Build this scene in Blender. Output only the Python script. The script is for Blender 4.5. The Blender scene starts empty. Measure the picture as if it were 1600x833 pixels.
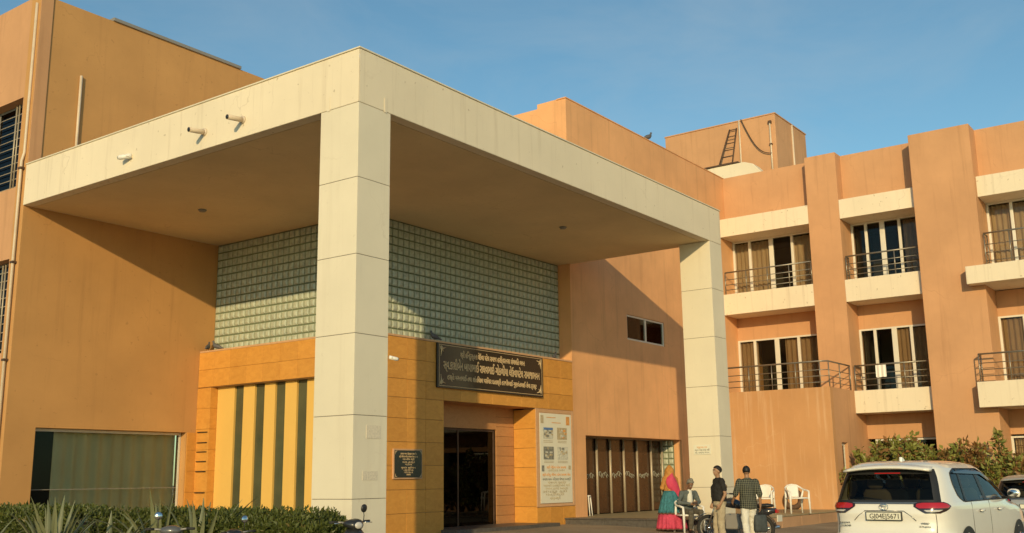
import bpy, bmesh, math, random
from mathutils import Vector, Matrix
random.seed(7)
R_ = math.radians
scene = bpy.context.scene
COL = scene.collection

# ------------------------------------------------------------------ camera
cam_data = bpy.data.cameras.new('camera')
cam = bpy.data.objects.new('camera', cam_data)
COL.objects.link(cam)
cam_data.sensor_fit = 'HORIZONTAL'
cam_data.sensor_width = 36.0
cam_data.lens = 1610.95 / 1600 * 36.0
cam_data.clip_start = 0.1
cam_data.clip_end = 2000
FW = Vector((0.79031971, 0.57849096, 0.20184886))
RT = Vector((0.5927372, -0.80529316, -0.01286645))
UP = Vector((-0.15510438, -0.12981193, 0.97933217))
CAM = Vector((-11.688, -11.6847, 1.7086))
m = Matrix((RT, UP, -FW)).transposed().to_4x4()
m.translation = CAM
cam.matrix_world = m
scene.camera = cam

# ------------------------------------------------------------------ sky, sun, exposure
SUN_EL = math.atan2(0.565, math.hypot(1.8, 1.0))
SUN_ROT = math.atan2(-1.8, -1.0)          # azimuth of the sun, measured from +Y towards +X
world = bpy.data.worlds.new('World')
scene.world = world
world.use_nodes = True
wn = world.node_tree.nodes; wl = world.node_tree.links
wn.clear()
out = wn.new('ShaderNodeOutputWorld'); bg = wn.new('ShaderNodeBackground')
sky = wn.new('ShaderNodeTexSky'); sky.sky_type = 'NISHITA'; sky.sun_disc = False
sky.sun_elevation = SUN_EL; sky.sun_rotation = SUN_ROT
sky.air_density = 1.0; sky.dust_density = 0.4; sky.ozone_density = 1.5; sky.altitude = 50
# thin high cloud: long wisps, laid out on the sky sphere
tc = wn.new('ShaderNodeTexCoord'); mp = wn.new('ShaderNodeMapping')
mp.inputs['Scale'].default_value = (1.3, 2.6, 5.0); mp.inputs['Rotation'].default_value = (0.2, 0.25, 0.7)
nz = wn.new('ShaderNodeTexNoise'); nz.inputs['Scale'].default_value = 1.7; nz.inputs['Detail'].default_value = 7; nz.inputs['Roughness'].default_value = 0.62
nz.inputs['Distortion'].default_value = 0.5
rmp = wn.new('ShaderNodeValToRGB'); rmp.color_ramp.elements[0].position = 0.42; rmp.color_ramp.elements[1].position = 0.86
rmp.color_ramp.elements[0].color = (0, 0, 0, 1); rmp.color_ramp.elements[1].color = (0.28, 0.28, 0.28, 1)
mixc = wn.new('ShaderNodeMixRGB'); mixc.inputs['Color2'].default_value = (4.2, 4.6, 4.7, 1)
wl.new(tc.outputs['Generated'], mp.inputs['Vector']); wl.new(mp.outputs[0], nz.inputs['Vector'])
wl.new(nz.outputs['Fac'], rmp.inputs[0]); wl.new(rmp.outputs[0], mixc.inputs['Fac'])
tint = wn.new('ShaderNodeMixRGB'); tint.blend_type = 'MULTIPLY'; tint.inputs['Fac'].default_value = 1.0; tint.inputs['Color2'].default_value = (0.80, 1.08, 1.05, 1)
wl.new(sky.outputs[0], tint.inputs['Color1']); wl.new(tint.outputs[0], mixc.inputs['Color1']); wl.new(mixc.outputs[0], bg.inputs['Color'])
bg.inputs['Strength'].default_value = 0.108
wl.new(bg.outputs[0], out.inputs[0])

sun_data = bpy.data.lights.new('sun', 'SUN')
sun_data.energy = 2.9; sun_data.angle = R_(0.55); sun_data.color = (1.0, 0.76, 0.40)
sun = bpy.data.objects.new('sun', sun_data); COL.objects.link(sun)
sun.rotation_euler = Vector((1.8, 1.0, -0.565)).to_track_quat('-Z', 'Y').to_euler()
sun.location = (-20, -12, 20)
vs = scene.view_settings
vs.view_transform = 'Standard'; vs.look = 'None'; vs.exposure = 0.18; vs.gamma = 1.0; vs.use_curve_mapping = False

# ------------------------------------------------------------------ helpers
class MB:
    """collects geometry; build() links it as ONE mesh object"""
    def __init__(s): s.v = []; s.f = []; s.sm = []
    def add(s, vs, fs, smooth=False):
        b = len(s.v); s.v += [tuple(p) for p in vs]
        for f in fs: s.f.append(tuple(b + i for i in f)); s.sm.append(smooth)
        return s
    def box(s, x0, x1, y0, y1, z0, z1):
        v = [(x, y, z) for x in (x0, x1) for y in (y0, y1) for z in (z0, z1)]
        return s.add(v, [(0,1,3,2),(4,6,7,5),(0,4,5,1),(2,3,7,6),(0,2,6,4),(1,5,7,3)])
    def rings(s, rings, cap=True, smooth=True, closed=True):
        n = len(rings[0]); vs = [p for r in rings for p in r]; fs = []
        for i in range(len(rings)-1):
            for j in range(n if closed else n-1):
                k = (j+1) % n
                fs.append((i*n+j, i*n+k, (i+1)*n+k, (i+1)*n+j))
        s.add(vs, fs, smooth)
        if cap and closed:
            b = len(s.v) - len(vs)
            s.f.append(tuple(b+j for j in reversed(range(n)))); s.sm.append(smooth)
            e = b + (len(rings)-1)*n
            s.f.append(tuple(e+j for j in range(n))); s.sm.append(smooth)
        return s
    def tube(s, pts, r, n=8, smooth=True):
        pts = [Vector(p) for p in pts]; rs = r if isinstance(r, (list, tuple)) else [r]*len(pts)
        rings = []; prev = None
        for i, p in enumerate(pts):
            t = (pts[min(i+1, len(pts)-1)] - pts[max(i-1, 0)]).normalized()
            if prev is None:
                a = t.orthogonal().normalized()
            else:
                a = (prev - t*prev.dot(t)).normalized()
            prev = a; b = t.cross(a)
            rings.append([p + (a*math.cos(2*math.pi*k/n) + b*math.sin(2*math.pi*k/n))*rs[i] for k in range(n)])
        return s.rings(rings, True, smooth)
    def ell(s, c, rx, ry, rz, n=12, m=8, rot=None):
        rings = []
        for i in range(m+1):
            th = math.pi*(0.02 + 0.96*i/m); z = -math.cos(th); q = math.sin(th)
            ring = []
            for k in range(n):
                p = Vector((rx*q*math.cos(2*math.pi*k/n), ry*q*math.sin(2*math.pi*k/n), rz*z))
                if rot: p = rot @ p
                ring.append(Vector(c) + p)
            rings.append(ring)
        return s.rings(rings)
    def prism(s, poly, y0, y1, plane='xz'):
        """extrude a 2-D polygon; plane xz -> along y, xy -> along z, yz -> along x"""
        def P(a, b, h):
            return (a, h, b) if plane == 'xz' else ((a, b, h) if plane == 'xy' else (h, a, b))
        n = len(poly)
        v = [P(a, b, y0) for a, b in poly] + [P(a, b, y1) for a, b in poly]
        fs = [tuple(range(n)), tuple(reversed(range(n, 2*n)))]
        fs += [(i, n + i, n + (i+1) % n, (i+1) % n) for i in range(n)]
        return s.add(v, fs)
    def mesh(s, name, mat=None, org=(0,0,0)):
        me = bpy.data.meshes.new(name)
        ox, oy, oz = org
        me.from_pydata([(x-ox, y-oy, z-oz) for x, y, z in s.v], [], s.f)
        me.polygons.foreach_set('use_smooth', s.sm)
        bm = bmesh.new(); bm.from_mesh(me); bmesh.ops.recalc_face_normals(bm, faces=bm.faces); bm.to_mesh(me); bm.free()
        if mat: me.materials.append(mat)
        me.update()
        return me
    def build(s, name, mat, parent=None, bevel=0, seg=2):
        org = ORG.get(parent, (0,0,0)) if parent else (0,0,0)
        o = bpy.data.objects.new(name, s.mesh(name, mat, org))
        COL.objects.link(o)
        if parent: o.parent = parent; ORG[o] = org
        if bevel:
            b = o.modifiers.new('bevel', 'BEVEL'); b.width = bevel; b.segments = seg; b.limit_method = 'ANGLE'; b.angle_limit = R_(40)
        return o
ORG = {}
def tag(o, label, cat, group=None):
    o['label'] = label; o['category'] = cat
    if group: o['group'] = group
    return o
def thing(name, label, cat, loc=(0,0,0), group=None):
    o = bpy.data.objects.new(name, None); COL.objects.link(o)
    o.empty_display_size = 0.2
    o.location = loc; ORG[o] = tuple(loc)
    return tag(o, label, cat, group)
def struct(o): o['kind'] = 'structure'; return o
def inst(name, mesh, parent, loc, rz=0.0):
    o = bpy.data.objects.new(name, mesh); COL.objects.link(o); o.parent = parent
    org = ORG.get(parent, (0,0,0))
    o.location = (loc[0]-org[0], loc[1]-org[1], loc[2]-org[2]); o.rotation_euler = (0, 0, rz)
    return o
def place(root, loc, az):
    """put a thing that was modelled round the origin (facing +x) at its spot"""
    root.location = loc; root.rotation_euler = (0, 0, az); return root
def B(*a): return MB().box(*a)

# ------------------------------------------------------------------ materials
def new_mat(name):
    mt = bpy.data.materials.new(name); mt.use_nodes = True
    nt = mt.node_tree; p = nt.nodes['Principled BSDF']
    return mt, nt, p
def N(nt, t, **kw):
    n = nt.nodes.new(t)
    for k, v in kw.items():
        if k in n.inputs: n.inputs[k].default_value = v
        else: setattr(n, k, v)
    return n
def plain(name, col, rough=0.5, metal=0.0, var=0.0, vscale=3.0, bump=0.0, bscale=60, coat=0.0, spec=None, obj=False):
    mt, nt, p = new_mat(name)
    p.inputs['Base Color'].default_value = (*col, 1); p.inputs['Roughness'].default_value = rough; p.inputs['Metallic'].default_value = metal
    p.inputs['Coat Weight'].default_value = coat
    if spec is not None: p.inputs['Specular IOR Level'].default_value = spec
    geo = N(nt, 'ShaderNodeNewGeometry') if not obj else N(nt, 'ShaderNodeTexCoord')
    pos = geo.outputs['Position'] if not obj else geo.outputs['Object']
    if var:
        n = N(nt, 'ShaderNodeTexNoise', Scale=vscale, Detail=5.0, Roughness=0.6); nt.links.new(pos, n.inputs['Vector'])
        r = N(nt, 'ShaderNodeMapRange'); r.inputs[1].default_value = 0.25; r.inputs[2].default_value = 0.75
        r.inputs[3].default_value = 1-var; r.inputs[4].default_value = 1+var
        nt.links.new(n.outputs['Fac'], r.inputs[0])
        mx = N(nt, 'ShaderNodeMixRGB', blend_type='MULTIPLY'); mx.inputs['Fac'].default_value = 1
        mx.inputs['Color1'].default_value = (*col, 1); nt.links.new(r.outputs[0], mx.inputs['Color2'])
        nt.links.new(mx.outputs[0], p.inputs['Base Color'])
    if bump:
        n2 = N(nt, 'ShaderNodeTexNoise', Scale=bscale, Detail=4.0); nt.links.new(pos, n2.inputs['Vector'])
        b = N(nt, 'ShaderNodeBump', Strength=bump, Distance=0.02); nt.links.new(n2.outputs['Fac'], b.inputs['Height'])
        nt.links.new(b.outputs[0], p.inputs['Normal'])
    return mt
def stucco(name, col, dirt=(0.35,0.25,0.15), streak=0.35, patch=0.12, spots=0.0, rough=0.85, bump=0.25):
    """painted render: soft patches, rain streaks running down, fine grain, optional specks"""
    mt, nt, p = new_mat(name); L = nt.links.new
    geo = N(nt, 'ShaderNodeNewGeometry')
    n1 = N(nt, 'ShaderNodeTexNoise', Scale=0.55, Detail=6.0, Roughness=0.6); L(geo.outputs['Position'], n1.inputs['Vector'])
    r1 = N(nt, 'ShaderNodeMapRange'); r1.inputs[1].default_value = 0.3; r1.inputs[2].default_value = 0.7
    r1.inputs[3].default_value = 1-patch; r1.inputs[4].default_value = 1+patch*0.6; L(n1.outputs['Fac'], r1.inputs[0])
    m1 = N(nt, 'ShaderNodeMixRGB', blend_type='MULTIPLY'); m1.inputs[0].default_value = 1; m1.inputs[1].default_value = (*col, 1); L(r1.outputs[0], m1.inputs[2])
    mp = N(nt, 'ShaderNodeMapping'); mp.inputs['Scale'].default_value = (3.2, 3.2, 0.16); L(geo.outputs['Position'], mp.inputs[0])
    n2 = N(nt, 'ShaderNodeTexNoise', Scale=1.6, Detail=7.0, Roughness=0.66); L(mp.outputs[0], n2.inputs['Vector'])
    r2 = N(nt, 'ShaderNodeMapRange'); r2.inputs[1].default_value = 0.54; r2.inputs[2].default_value = 0.8
    r2.inputs[3].default_value = 0; r2.inputs[4].default_value = streak; L(n2.outputs['Fac'], r2.inputs[0])
    m2 = N(nt, 'ShaderNodeMixRGB'); L(r2.outputs[0], m2.inputs[0]); L(m1.outputs[0], m2.inputs[1]); m2.inputs[2].default_value = (*dirt, 1)
    last = m2
    if spots:
        n4 = N(nt, 'ShaderNodeTexNoise', Scale=9.0, Detail=2.0); L(geo.outputs['Position'], n4.inputs['Vector'])
        r4 = N(nt, 'ShaderNodeMapRange'); r4.inputs[1].default_value = 0.69; r4.inputs[2].default_value = 0.76
        r4.inputs[3].default_value = 0; r4.inputs[4].default_value = spots; L(n4.outputs['Fac'], r4.inputs[0])
        m4 = N(nt, 'ShaderNodeMixRGB'); L(r4.outputs[0], m4.inputs[0]); L(last.outputs[0], m4.inputs[1]); m4.inputs[2].default_value = (*dirt, 1)
        last = m4
    vo = N(nt, 'ShaderNodeTexVoronoi', feature='DISTANCE_TO_EDGE', Scale=0.45); nd = N(nt, 'ShaderNodeTexNoise', Scale=2.2, Detail=4.0); L(geo.outputs['Position'], nd.inputs['Vector'])
    wv = N(nt, 'ShaderNodeMixRGB', blend_type='ADD'); wv.inputs[0].default_value = 0.55; L(geo.outputs['Position'], wv.inputs[1]); L(nd.outputs['Color'], wv.inputs[2]); L(wv.outputs[0], vo.inputs['Vector'])
    rc = N(nt, 'ShaderNodeMapRange'); rc.inputs[1].default_value = 0.0; rc.inputs[2].default_value = 0.006; rc.inputs[3].default_value = 0.3; rc.inputs[4].default_value = 0.0; L(vo.outputs['Distance'], rc.inputs[0])
    mk = N(nt, 'ShaderNodeMapRange'); mk.inputs[1].default_value = 0.5; mk.inputs[2].default_value = 0.62; L(n1.outputs['Fac'], mk.inputs[0])
    mu = N(nt, 'ShaderNodeMath', operation='MULTIPLY'); L(rc.outputs[0], mu.inputs[0]); L(mk.outputs[0], mu.inputs[1])
    m6 = N(nt, 'ShaderNodeMixRGB'); L(mu.outputs[0], m6.inputs[0]); L(last.outputs[0], m6.inputs[1]); m6.inputs[2].default_value = (*dirt, 1); last = m6
    L(last.outputs[0], p.inputs['Base Color'])
    p.inputs['Roughness'].default_value = rough; p.inputs['Specular IOR Level'].default_value = 0.25
    n3 = N(nt, 'ShaderNodeTexNoise', Scale=45.0, Detail=5.0, Roughness=0.7); L(geo.outputs['Position'], n3.inputs['Vector'])
    n5 = N(nt, 'ShaderNodeTexNoise', Scale=1.3, Detail=2.0); L(geo.outputs['Position'], n5.inputs['Vector'])
    b1 = N(nt, 'ShaderNodeBump', Strength=0.35, Distance=0.03); L(n5.outputs['Fac'], b1.inputs['Height'])
    b = N(nt, 'ShaderNodeBump', Strength=bump, Distance=0.01); L(n3.outputs['Fac'], b.inputs['Height']); L(b1.outputs[0], b.inputs['Normal'])
    L(b.outputs[0], p.inputs['Normal'])
    return mt
def stone(name, col, col2, scale=5.0, rough=0.55):
    """sandstone cladding: mottled veins, a tint of its own on every tile"""
    mt, nt, p = new_mat(name); L = nt.links.new
    geo = N(nt, 'ShaderNodeNewGeometry'); oi = N(nt, 'ShaderNodeObjectInfo')
    mp = N(nt, 'ShaderNodeMapping'); mp.inputs['Scale'].default_value = (1, 1, 1.8); L(geo.outputs['Position'], mp.inputs[0])
    n = N(nt, 'ShaderNodeTexNoise', Scale=scale, Detail=9.0, Roughness=0.7, Distortion=0.8); L(mp.outputs[0], n.inputs['Vector'])
    r = N(nt, 'ShaderNodeValToRGB'); r.color_ramp.elements[0].position = 0.32; r.color_ramp.elements[1].position = 0.68
    r.color_ramp.elements[0].color = (*col2, 1); r.color_ramp.elements[1].color = (*col, 1); L(n.outputs['Fac'], r.inputs[0])
    mr = N(nt, 'ShaderNodeMapRange'); mr.inputs[3].default_value = 0.92; mr.inputs[4].default_value = 1.07; L(oi.outputs['Random'], mr.inputs[0])
    mm = N(nt, 'ShaderNodeMixRGB', blend_type='MULTIPLY'); mm.inputs[0].default_value = 1; L(r.outputs[0], mm.inputs[1]); L(mr.outputs[0], mm.inputs[2])
    L(mm.outputs[0], p.inputs['Base Color']); p.inputs['Roughness'].default_value = rough
    b = N(nt, 'ShaderNodeBump', Strength=0.15, Distance=0.01); L(n.outputs['Fac'], b.inputs['Height']); L(b.outputs[0], p.inputs['Normal'])
    return mt
def glass(name, tint=(0.5,0.52,0.5), refl=0.35, rough=0.02):
    mt, nt, p = new_mat(name); L = nt.links.new
    nt.nodes.remove(p); o = nt.nodes['Material Output']
    tr = N(nt, 'ShaderNodeBsdfTransparent'); tr.inputs[0].default_value = (*tint, 1)
    gl = N(nt, 'ShaderNodeBsdfGlossy'); gl.inputs['Roughness'].default_value = rough
    lw = N(nt, 'ShaderNodeLayerWeight'); lw.inputs[0].default_value = refl
    mx = N(nt, 'ShaderNodeMixShader'); L(lw.outputs['Fresnel'], mx.inputs[0]); L(tr.outputs[0], mx.inputs[1]); L(gl.outputs[0], mx.inputs[2])
    L(mx.outputs[0], o.inputs[0]); return mt
def leafmat(name, col, col2, rough=0.5, trans=0.25):
    mt, nt, p = new_mat(name); L = nt.links.new
    geo = N(nt, 'ShaderNodeNewGeometry')
    r = N(nt, 'ShaderNodeValToRGB'); r.color_ramp.elements[0].color = (*col, 1); r.color_ramp.elements[1].color = (*col2, 1)
    n = N(nt, 'ShaderNodeTexNoise', Scale=2.5, Detail=3.0); L(geo.outputs['Position'], n.inputs['Vector'])
    r.color_ramp.elements[1].position = 0.80; dead = r.color_ramp.elements.new(0.97); dead.color = (0.20, 0.11, 0.035, 1)
    ad = N(nt, 'ShaderNodeMath', operation='ADD'); L(geo.outputs['Random Per Island'], ad.inputs[0]); L(n.outputs['Fac'], ad.inputs[1])
    hf = N(nt, 'ShaderNodeMath', operation='MULTIPLY'); L(ad.outputs[0], hf.inputs[0]); hf.inputs[1].default_value = 0.55
    L(hf.outputs[0], r.inputs[0]); L(r.outputs[0], p.inputs['Base Color']); p.inputs['Roughness'].default_value = rough
    o = nt.nodes['Material Output']; tl = N(nt, 'ShaderNodeBsdfTranslucent'); L(r.outputs[0], tl.inputs[0])
    mx = N(nt, 'ShaderNodeMixShader'); mx.inputs[0].default_value = trans; L(p.outputs[0], mx.inputs[1]); L(tl.outputs[0], mx.inputs[2]); L(mx.outputs[0], o.inputs[0])
    return mt
M = {}
M['orange'] = stucco('orange_paint', (0.59,0.325,0.168), (0.30,0.15,0.07), 0.42, 0.13)  # orange held darker to offset the full sun on the facade
M['orange_boosted'] = stucco('orange_light_boost', (0.76,0.405,0.19), (0.34,0.17,0.08), 0.42, 0.15)  # same orange lightened in colour to make up for weaker sun on the hall
M['ochre'] = stucco('ochre_wall', (0.565,0.305,0.115), (0.30,0.15,0.06), 0.36, 0.11, 0.35)  # left wing side wall, slightly browner than its front wall
M['orange_wet'] = stucco('orange_stained_paint', (0.58,0.31,0.14), (0.74,0.52,0.34), 0.75, 0.12)
M['cream'] = stucco('cream_paint', (0.80,0.70,0.53), (0.36,0.27,0.17), 0.42, 0.07, 0.6)
M['panel'] = stucco('column_panel', (0.76,0.685,0.53), (0.5,0.42,0.3), 0.25, 0.07, 0.2, 0.6, 0.1)
M['soffit'] = stucco('soffit_paint', (0.78,0.62,0.38), (0.38,0.25,0.13), 0.12, 0.10, 0.2)
M['stone'] = stone('sandstone_tile', (0.70,0.335,0.065), (0.58,0.255,0.045))
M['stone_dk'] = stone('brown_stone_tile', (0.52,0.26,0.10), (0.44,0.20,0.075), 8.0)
M['stone_pale'] = stone('pale_stone_border', (0.66,0.40,0.22), (0.56,0.32,0.17), 9.0)
M['grout'] = plain('joint_mortar', (0.50,0.34,0.20), 0.9)
M['yellow'] = stucco('yellow_panel', (0.76,0.48,0.13), (0.5,0.3,0.08), 0.12, 0.04)
M['alu'] = plain('cream_aluminium', (0.72,0.68,0.58), 0.45, 0.1, 0.06)
M['steel'] = plain('stainless_steel', (0.30,0.27,0.22), 0.38, 0.7, 0.1)
M['glass'] = glass('window_glass', (0.80,0.80,0.74), 0.24)
M['glass_green'] = glass('green_window_glass', (0.88,0.88,0.80), 0.2)
M['glass_dark'] = glass('dark_glass', (0.10,0.09,0.07), 0.22)
M['glassblock'] = plain('glass_block', (0.43,0.46,0.36), 0.2, 0.0, 0.25, 7.0)
M['blockjoint'] = plain('glass_block_joint', (0.14,0.17,0.10), 0.8)
M['slit'] = plain('green_slit_glass', (0.085,0.09,0.05), 0.12, 0.0, 0.25, 1.2)
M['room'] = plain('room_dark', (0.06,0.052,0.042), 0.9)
M['granite'] = plain('black_granite', (0.018,0.016,0.013), 0.16, 0.0, 0.4, 40)
M['gold'] = plain('gilt_lettering', (0.60,0.44,0.25), 0.5)
M['white'] = plain('white_plastic', (0.80,0.77,0.70), 0.38, 0, 0.04, 6)
M['paper'] = plain('printed_paper', (0.74,0.71,0.58), 0.6, 0, 0.03, 5)
M['black'] = plain('black_plastic', (0.02,0.02,0.02), 0.45)
M['rubber'] = plain('rubber', (0.025,0.024,0.022), 0.8)
M['chrome'] = plain('chrome', (0.75,0.74,0.72), 0.12, 1.0)
M['iron'] = plain('rusty_iron', (0.11,0.065,0.04), 0.7, 0.3, 0.3, 9)
M['pipe'] = plain('pvc_pipe', (0.66,0.54,0.40), 0.5, 0, 0.1, 4)
M['curtain'] = plain('brown_curtain', (0.44,0.27,0.17), 0.9, 0, 0.12, 2)
M['curtain_pale'] = plain('tan_curtain', (0.60,0.42,0.30), 0.9, 0, 0.12, 2)
M['curtain_green'] = plain('green_curtain', (0.80,0.76,0.58), 0.9, 0, 0.10, 1.2)
M['step'] = plain('dark_granite_step', (0.10,0.09,0.08), 0.45, 0, 0.35, 14)
M['step_top'] = plain('platform_tiles', (0.34,0.29,0.17), 0.5, 0, 0.2, 4)
M['plinth'] = stucco('plinth_stone', (0.50,0.30,0.17), (0.3,0.17,0.09), 0.3, 0.2)
M['doorpanel'] = plain('brown_door_panel', (0.055,0.028,0.015), 0.2, 0, 0.2, 3)
M['grey'] = plain('grey_metal', (0.30,0.28,0.25), 0.5, 0.2)
M['frost'] = plain('frosted_film', (0.36,0.35,0.28), 0.6)
M['alu_dull'] = plain('dull_aluminium', (0.42,0.35,0.25), 0.45, 0.3)
# ------------------------------------------------------------------ ground
HB, HT = 7.934, 8.885          # canopy soffit and top
LC, RC = 10.596, 14.02         # canopy extents along y and x
W1 = 4.6                       # front wall of the entrance hall
TOP = 13.12                    # parapet tops
PLAT = 0.62                    # entrance platform
def gz(y):
    if y < 0: return max(0.33 + 0.03*y, -0.12)
    return min(0.33 + 0.04*y, 0.46)
def ground_sheet():
    mb = MB(); xs = [-400,-120,-40,-14,-6,0,6,12,18,26,60,200,500]; ys = [-400,-120,-40,-15,-11,-7,-4,-2,0,1.2,2.4,3.3,6,12,40,200,500]
    v = [(x, y, gz(y)) for y in ys for x in xs]; n = len(xs)
    f = [(j*n+i, j*n+i+1, (j+1)*n+i+1, (j+1)*n+i) for j in range(len(ys)-1) for i in range(n-1)]
    return mb.add(v, f)
def ground_mat():
    mt, nt, p = new_mat('dusty_concrete'); L = nt.links.new
    geo = N(nt, 'ShaderNodeNewGeometry')
    a = N(nt, 'ShaderNodeTexNoise', Scale=0.5, Detail=7.0, Roughness=0.65); L(geo.outputs['Position'], a.inputs['Vector'])
    r = N(nt, 'ShaderNodeValToRGB'); r.color_ramp.elements[0].color = (0.26,0.20,0.13,1); r.color_ramp.elements[1].color = (0.48,0.38,0.26,1)
    r.color_ramp.elements[0].position = 0.3; r.color_ramp.elements[1].position = 0.7; L(a.outputs['Fac'], r.inputs[0])
    v = N(nt, 'ShaderNodeTexVoronoi', Scale=55.0); L(geo.outputs['Position'], v.inputs['Vector'])
    mx = N(nt, 'ShaderNodeMixRGB', blend_type='MULTIPLY'); mx.inputs[0].default_value = 0.35; L(r.outputs[0], mx.inputs[1]); L(v.outputs['Distance'], mx.inputs[2])
    L(mx.outputs[0], p.inputs['Base Color']); p.inputs['Roughness'].default_value = 0.9
    b = N(nt, 'ShaderNodeBump', Strength=0.4, Distance=0.01); L(v.outputs['Distance'], b.inputs['Height']); L(b.outputs[0], p.inputs['Normal'])
    return mt
M['ground'] = ground_mat()
struct(ground_sheet().build('ground', M['ground']))
# entrance platform with a dark granite edge, built as its slabs
pf = struct(B(13.0, 21.58, -0.46, W1+1.0, 0.0, PLAT-0.02).build('entrance_platform', M['plinth']))
y = -0.5
for k in range(4):
    B(12.9, 13.0, y+0.006, y+1.27, 0.2, PLAT-0.025).build('riser_slab', M['step'], pf, 0.004)
    B(12.86, 13.3, y+0.006, y+1.27, PLAT-0.02, PLAT+0.012).build('edge_slab', M['step'], pf, 0.006)
    y += 1.275
x = 13.0
for k in range(6):
    B(x+0.006, x+1.42, -0.5, -0.46, 0.1, PLAT-0.03).build('plinth_slab', M['plinth'], pf, 0.006)
    x += 1.43
for i in range(7):
    for j in range(5):
        B(13.31+i*1.18, 13.305+i*1.18+1.17, -0.49+j*1.17, -0.495+j*1.17+1.165, PLAT-0.016, PLAT+0.004).build('floor_tile', M['step_top'], pf)

# ------------------------------------------------------------------ entrance canopy and its columns
can = thing('entrance_canopy', 'large flat cream canopy roof jutting out over the entrance', 'canopy', (0, 0, HB))
B(0.25, 13.55, 0.25, LC, HB, 8.62).build('soffit_slab', M['soffit'], can)
B(0.26, 14.0, 0.26, 5.0, 8.625, 8.87).build('roof_slab', M['cream'], can)
MB().prism([(0, 0), (14.02, 0), (13.78, 0.24), (0.24, 0.24)], HB, HT, 'xy').build('fascia', M['cream'], can, 0.012)
MB().prism([(0, 0.004), (0, LC), (0.24, LC), (0.24, 0.244)], HB, HT, 'xy').build('fascia', M['cream'], can, 0.012)
for a in ((-0.02, RC+0.02, -0.02, 0.2), (-0.02, 0.2, 0.202, LC)):
    B(a[0], a[1], a[2], a[3], HT+0.002, HT+0.03).build('coping', M['panel'], can, 0.006)
for (x, y) in ((2.79, 7.81), (9.53, 2.23)):
    mb = MB(); mb.rings([[(x+rr*math.cos(t*math.pi/10), y+rr*math.sin(t*math.pi/10), zz) for t in range(20)] for rr, zz in ((0.09, HB-0.002), (0.1, HB-0.015), (0.075, HB-0.03), (0.07, HB-0.05))])
    mb.build('downlight', M['grey'], can)
for y in (4.1, 2.98):
    mb = MB(); mb.tube([(0.03, y, 8.27), (-0.36, y, 8.23)], 0.05, 14)
    o = mb.build('rain_spout', M['pipe'], can); MB().tube([(-0.355, y, 8.2305), (-0.366, y, 8.2295)], 0.042, 14).build('spout_mouth', M['black'], o)
    MB().tube([(-0.002, y, 8.27), (-0.03, y, 8.268)], 0.075, 14).build('collar', M['pipe'], o)
for (x, y) in ((-0.008, 0.72), (0.64, -0.008)):
    B(x-0.03 if x > 0 else x, x+0.03 if x > 0 else x+0.006, y-0.03 if y > 0 else y, y+0.03 if y > 0 else y+0.006, HB-0.02, HB+0.24).build('drip_strip', M['cream'], can)

def column(name, label, x0, x1, y0, y1, zb):
    t = thing(name, label, 'column', (x0, y0, zb), 'panelled canopy columns')
    B(x0+0.015, x1-0.015, y0+0.015, y1-0.015, zb, HB-0.002).build('core', M['iron'], t)
    zs = [HB-0.003-1.3*k for k in range(6)] + [zb]
    for k in range(6):
        B(x0+0.004, x1-0.004, y0+0.004, y1-0.004, zs[k+1]+(0.006 if k < 5 else 0), zs[k]-0.002).build('panel', M['panel'], t, 0.004)
    return t
column('column', 'nearest cream panelled column at the corner of the canopy', 0.0, 0.782, 0.0, 0.913, 0.3)
column('column', 'cream panelled column at the far right end of the canopy', 13.29, RC, 0.0, 0.913, PLAT+0.01)

# security camera on near column, dome camera on fascia
def cctv(label, p, d, s=1.0):
    p = Vector(p); d = Vector(d).normalized()
    t = thing('security_camera', label, 'camera', p, 'security cameras')
    MB().tube([p, p+Vector((d.x*0.0, d.y*0.0, 0))+Vector((0, 0, 0.001))+d*0.0+Vector((0,0,0.05*s))], 0.05*s, 12).build('mount', M['white'], t)
    q = p + Vector((0, 0, 0.02*s))
    MB().tube([q-d*0.05*s, q+d*0.16*s, q+d*0.19*s], [0.045*s, 0.045*s, 0.035*s], 12).build('housing', M['white'], t)
    MB().tube([q+d*0.192*s, q+d*0.2*s], 0.03*s, 12).build('lens', M['black'], t)
    return t
cctv('small white security camera fixed to the side of the nearest column', (0.80, -0.05, 3.68), (0.9, -0.3, -0.15), 0.68)
cctv('white security camera on the left canopy fascia', (-0.06, 6.47, 8.23), (-0.5, 0.85, -0.1), 1.15)

# faded poster marks and a paper notice
tag(B(0.30, 0.62, -0.002, 0.0035, 2.37, 2.58).build('faded_poster', plain('faded_print', (0.68,0.60,0.47), 0.8, 0, 0.2, 30)), 'faded torn poster remnant high on the nearest column', 'poster')
tag(B(0.23, 0.56, -0.002, 0.0035, 1.72, 1.86).build('faded_poster', plain('faded_print_low', (0.66,0.585,0.46), 0.8, 0, 0.25, 40)), 'faded pencil-grey paper mark low on the nearest column', 'poster')

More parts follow.
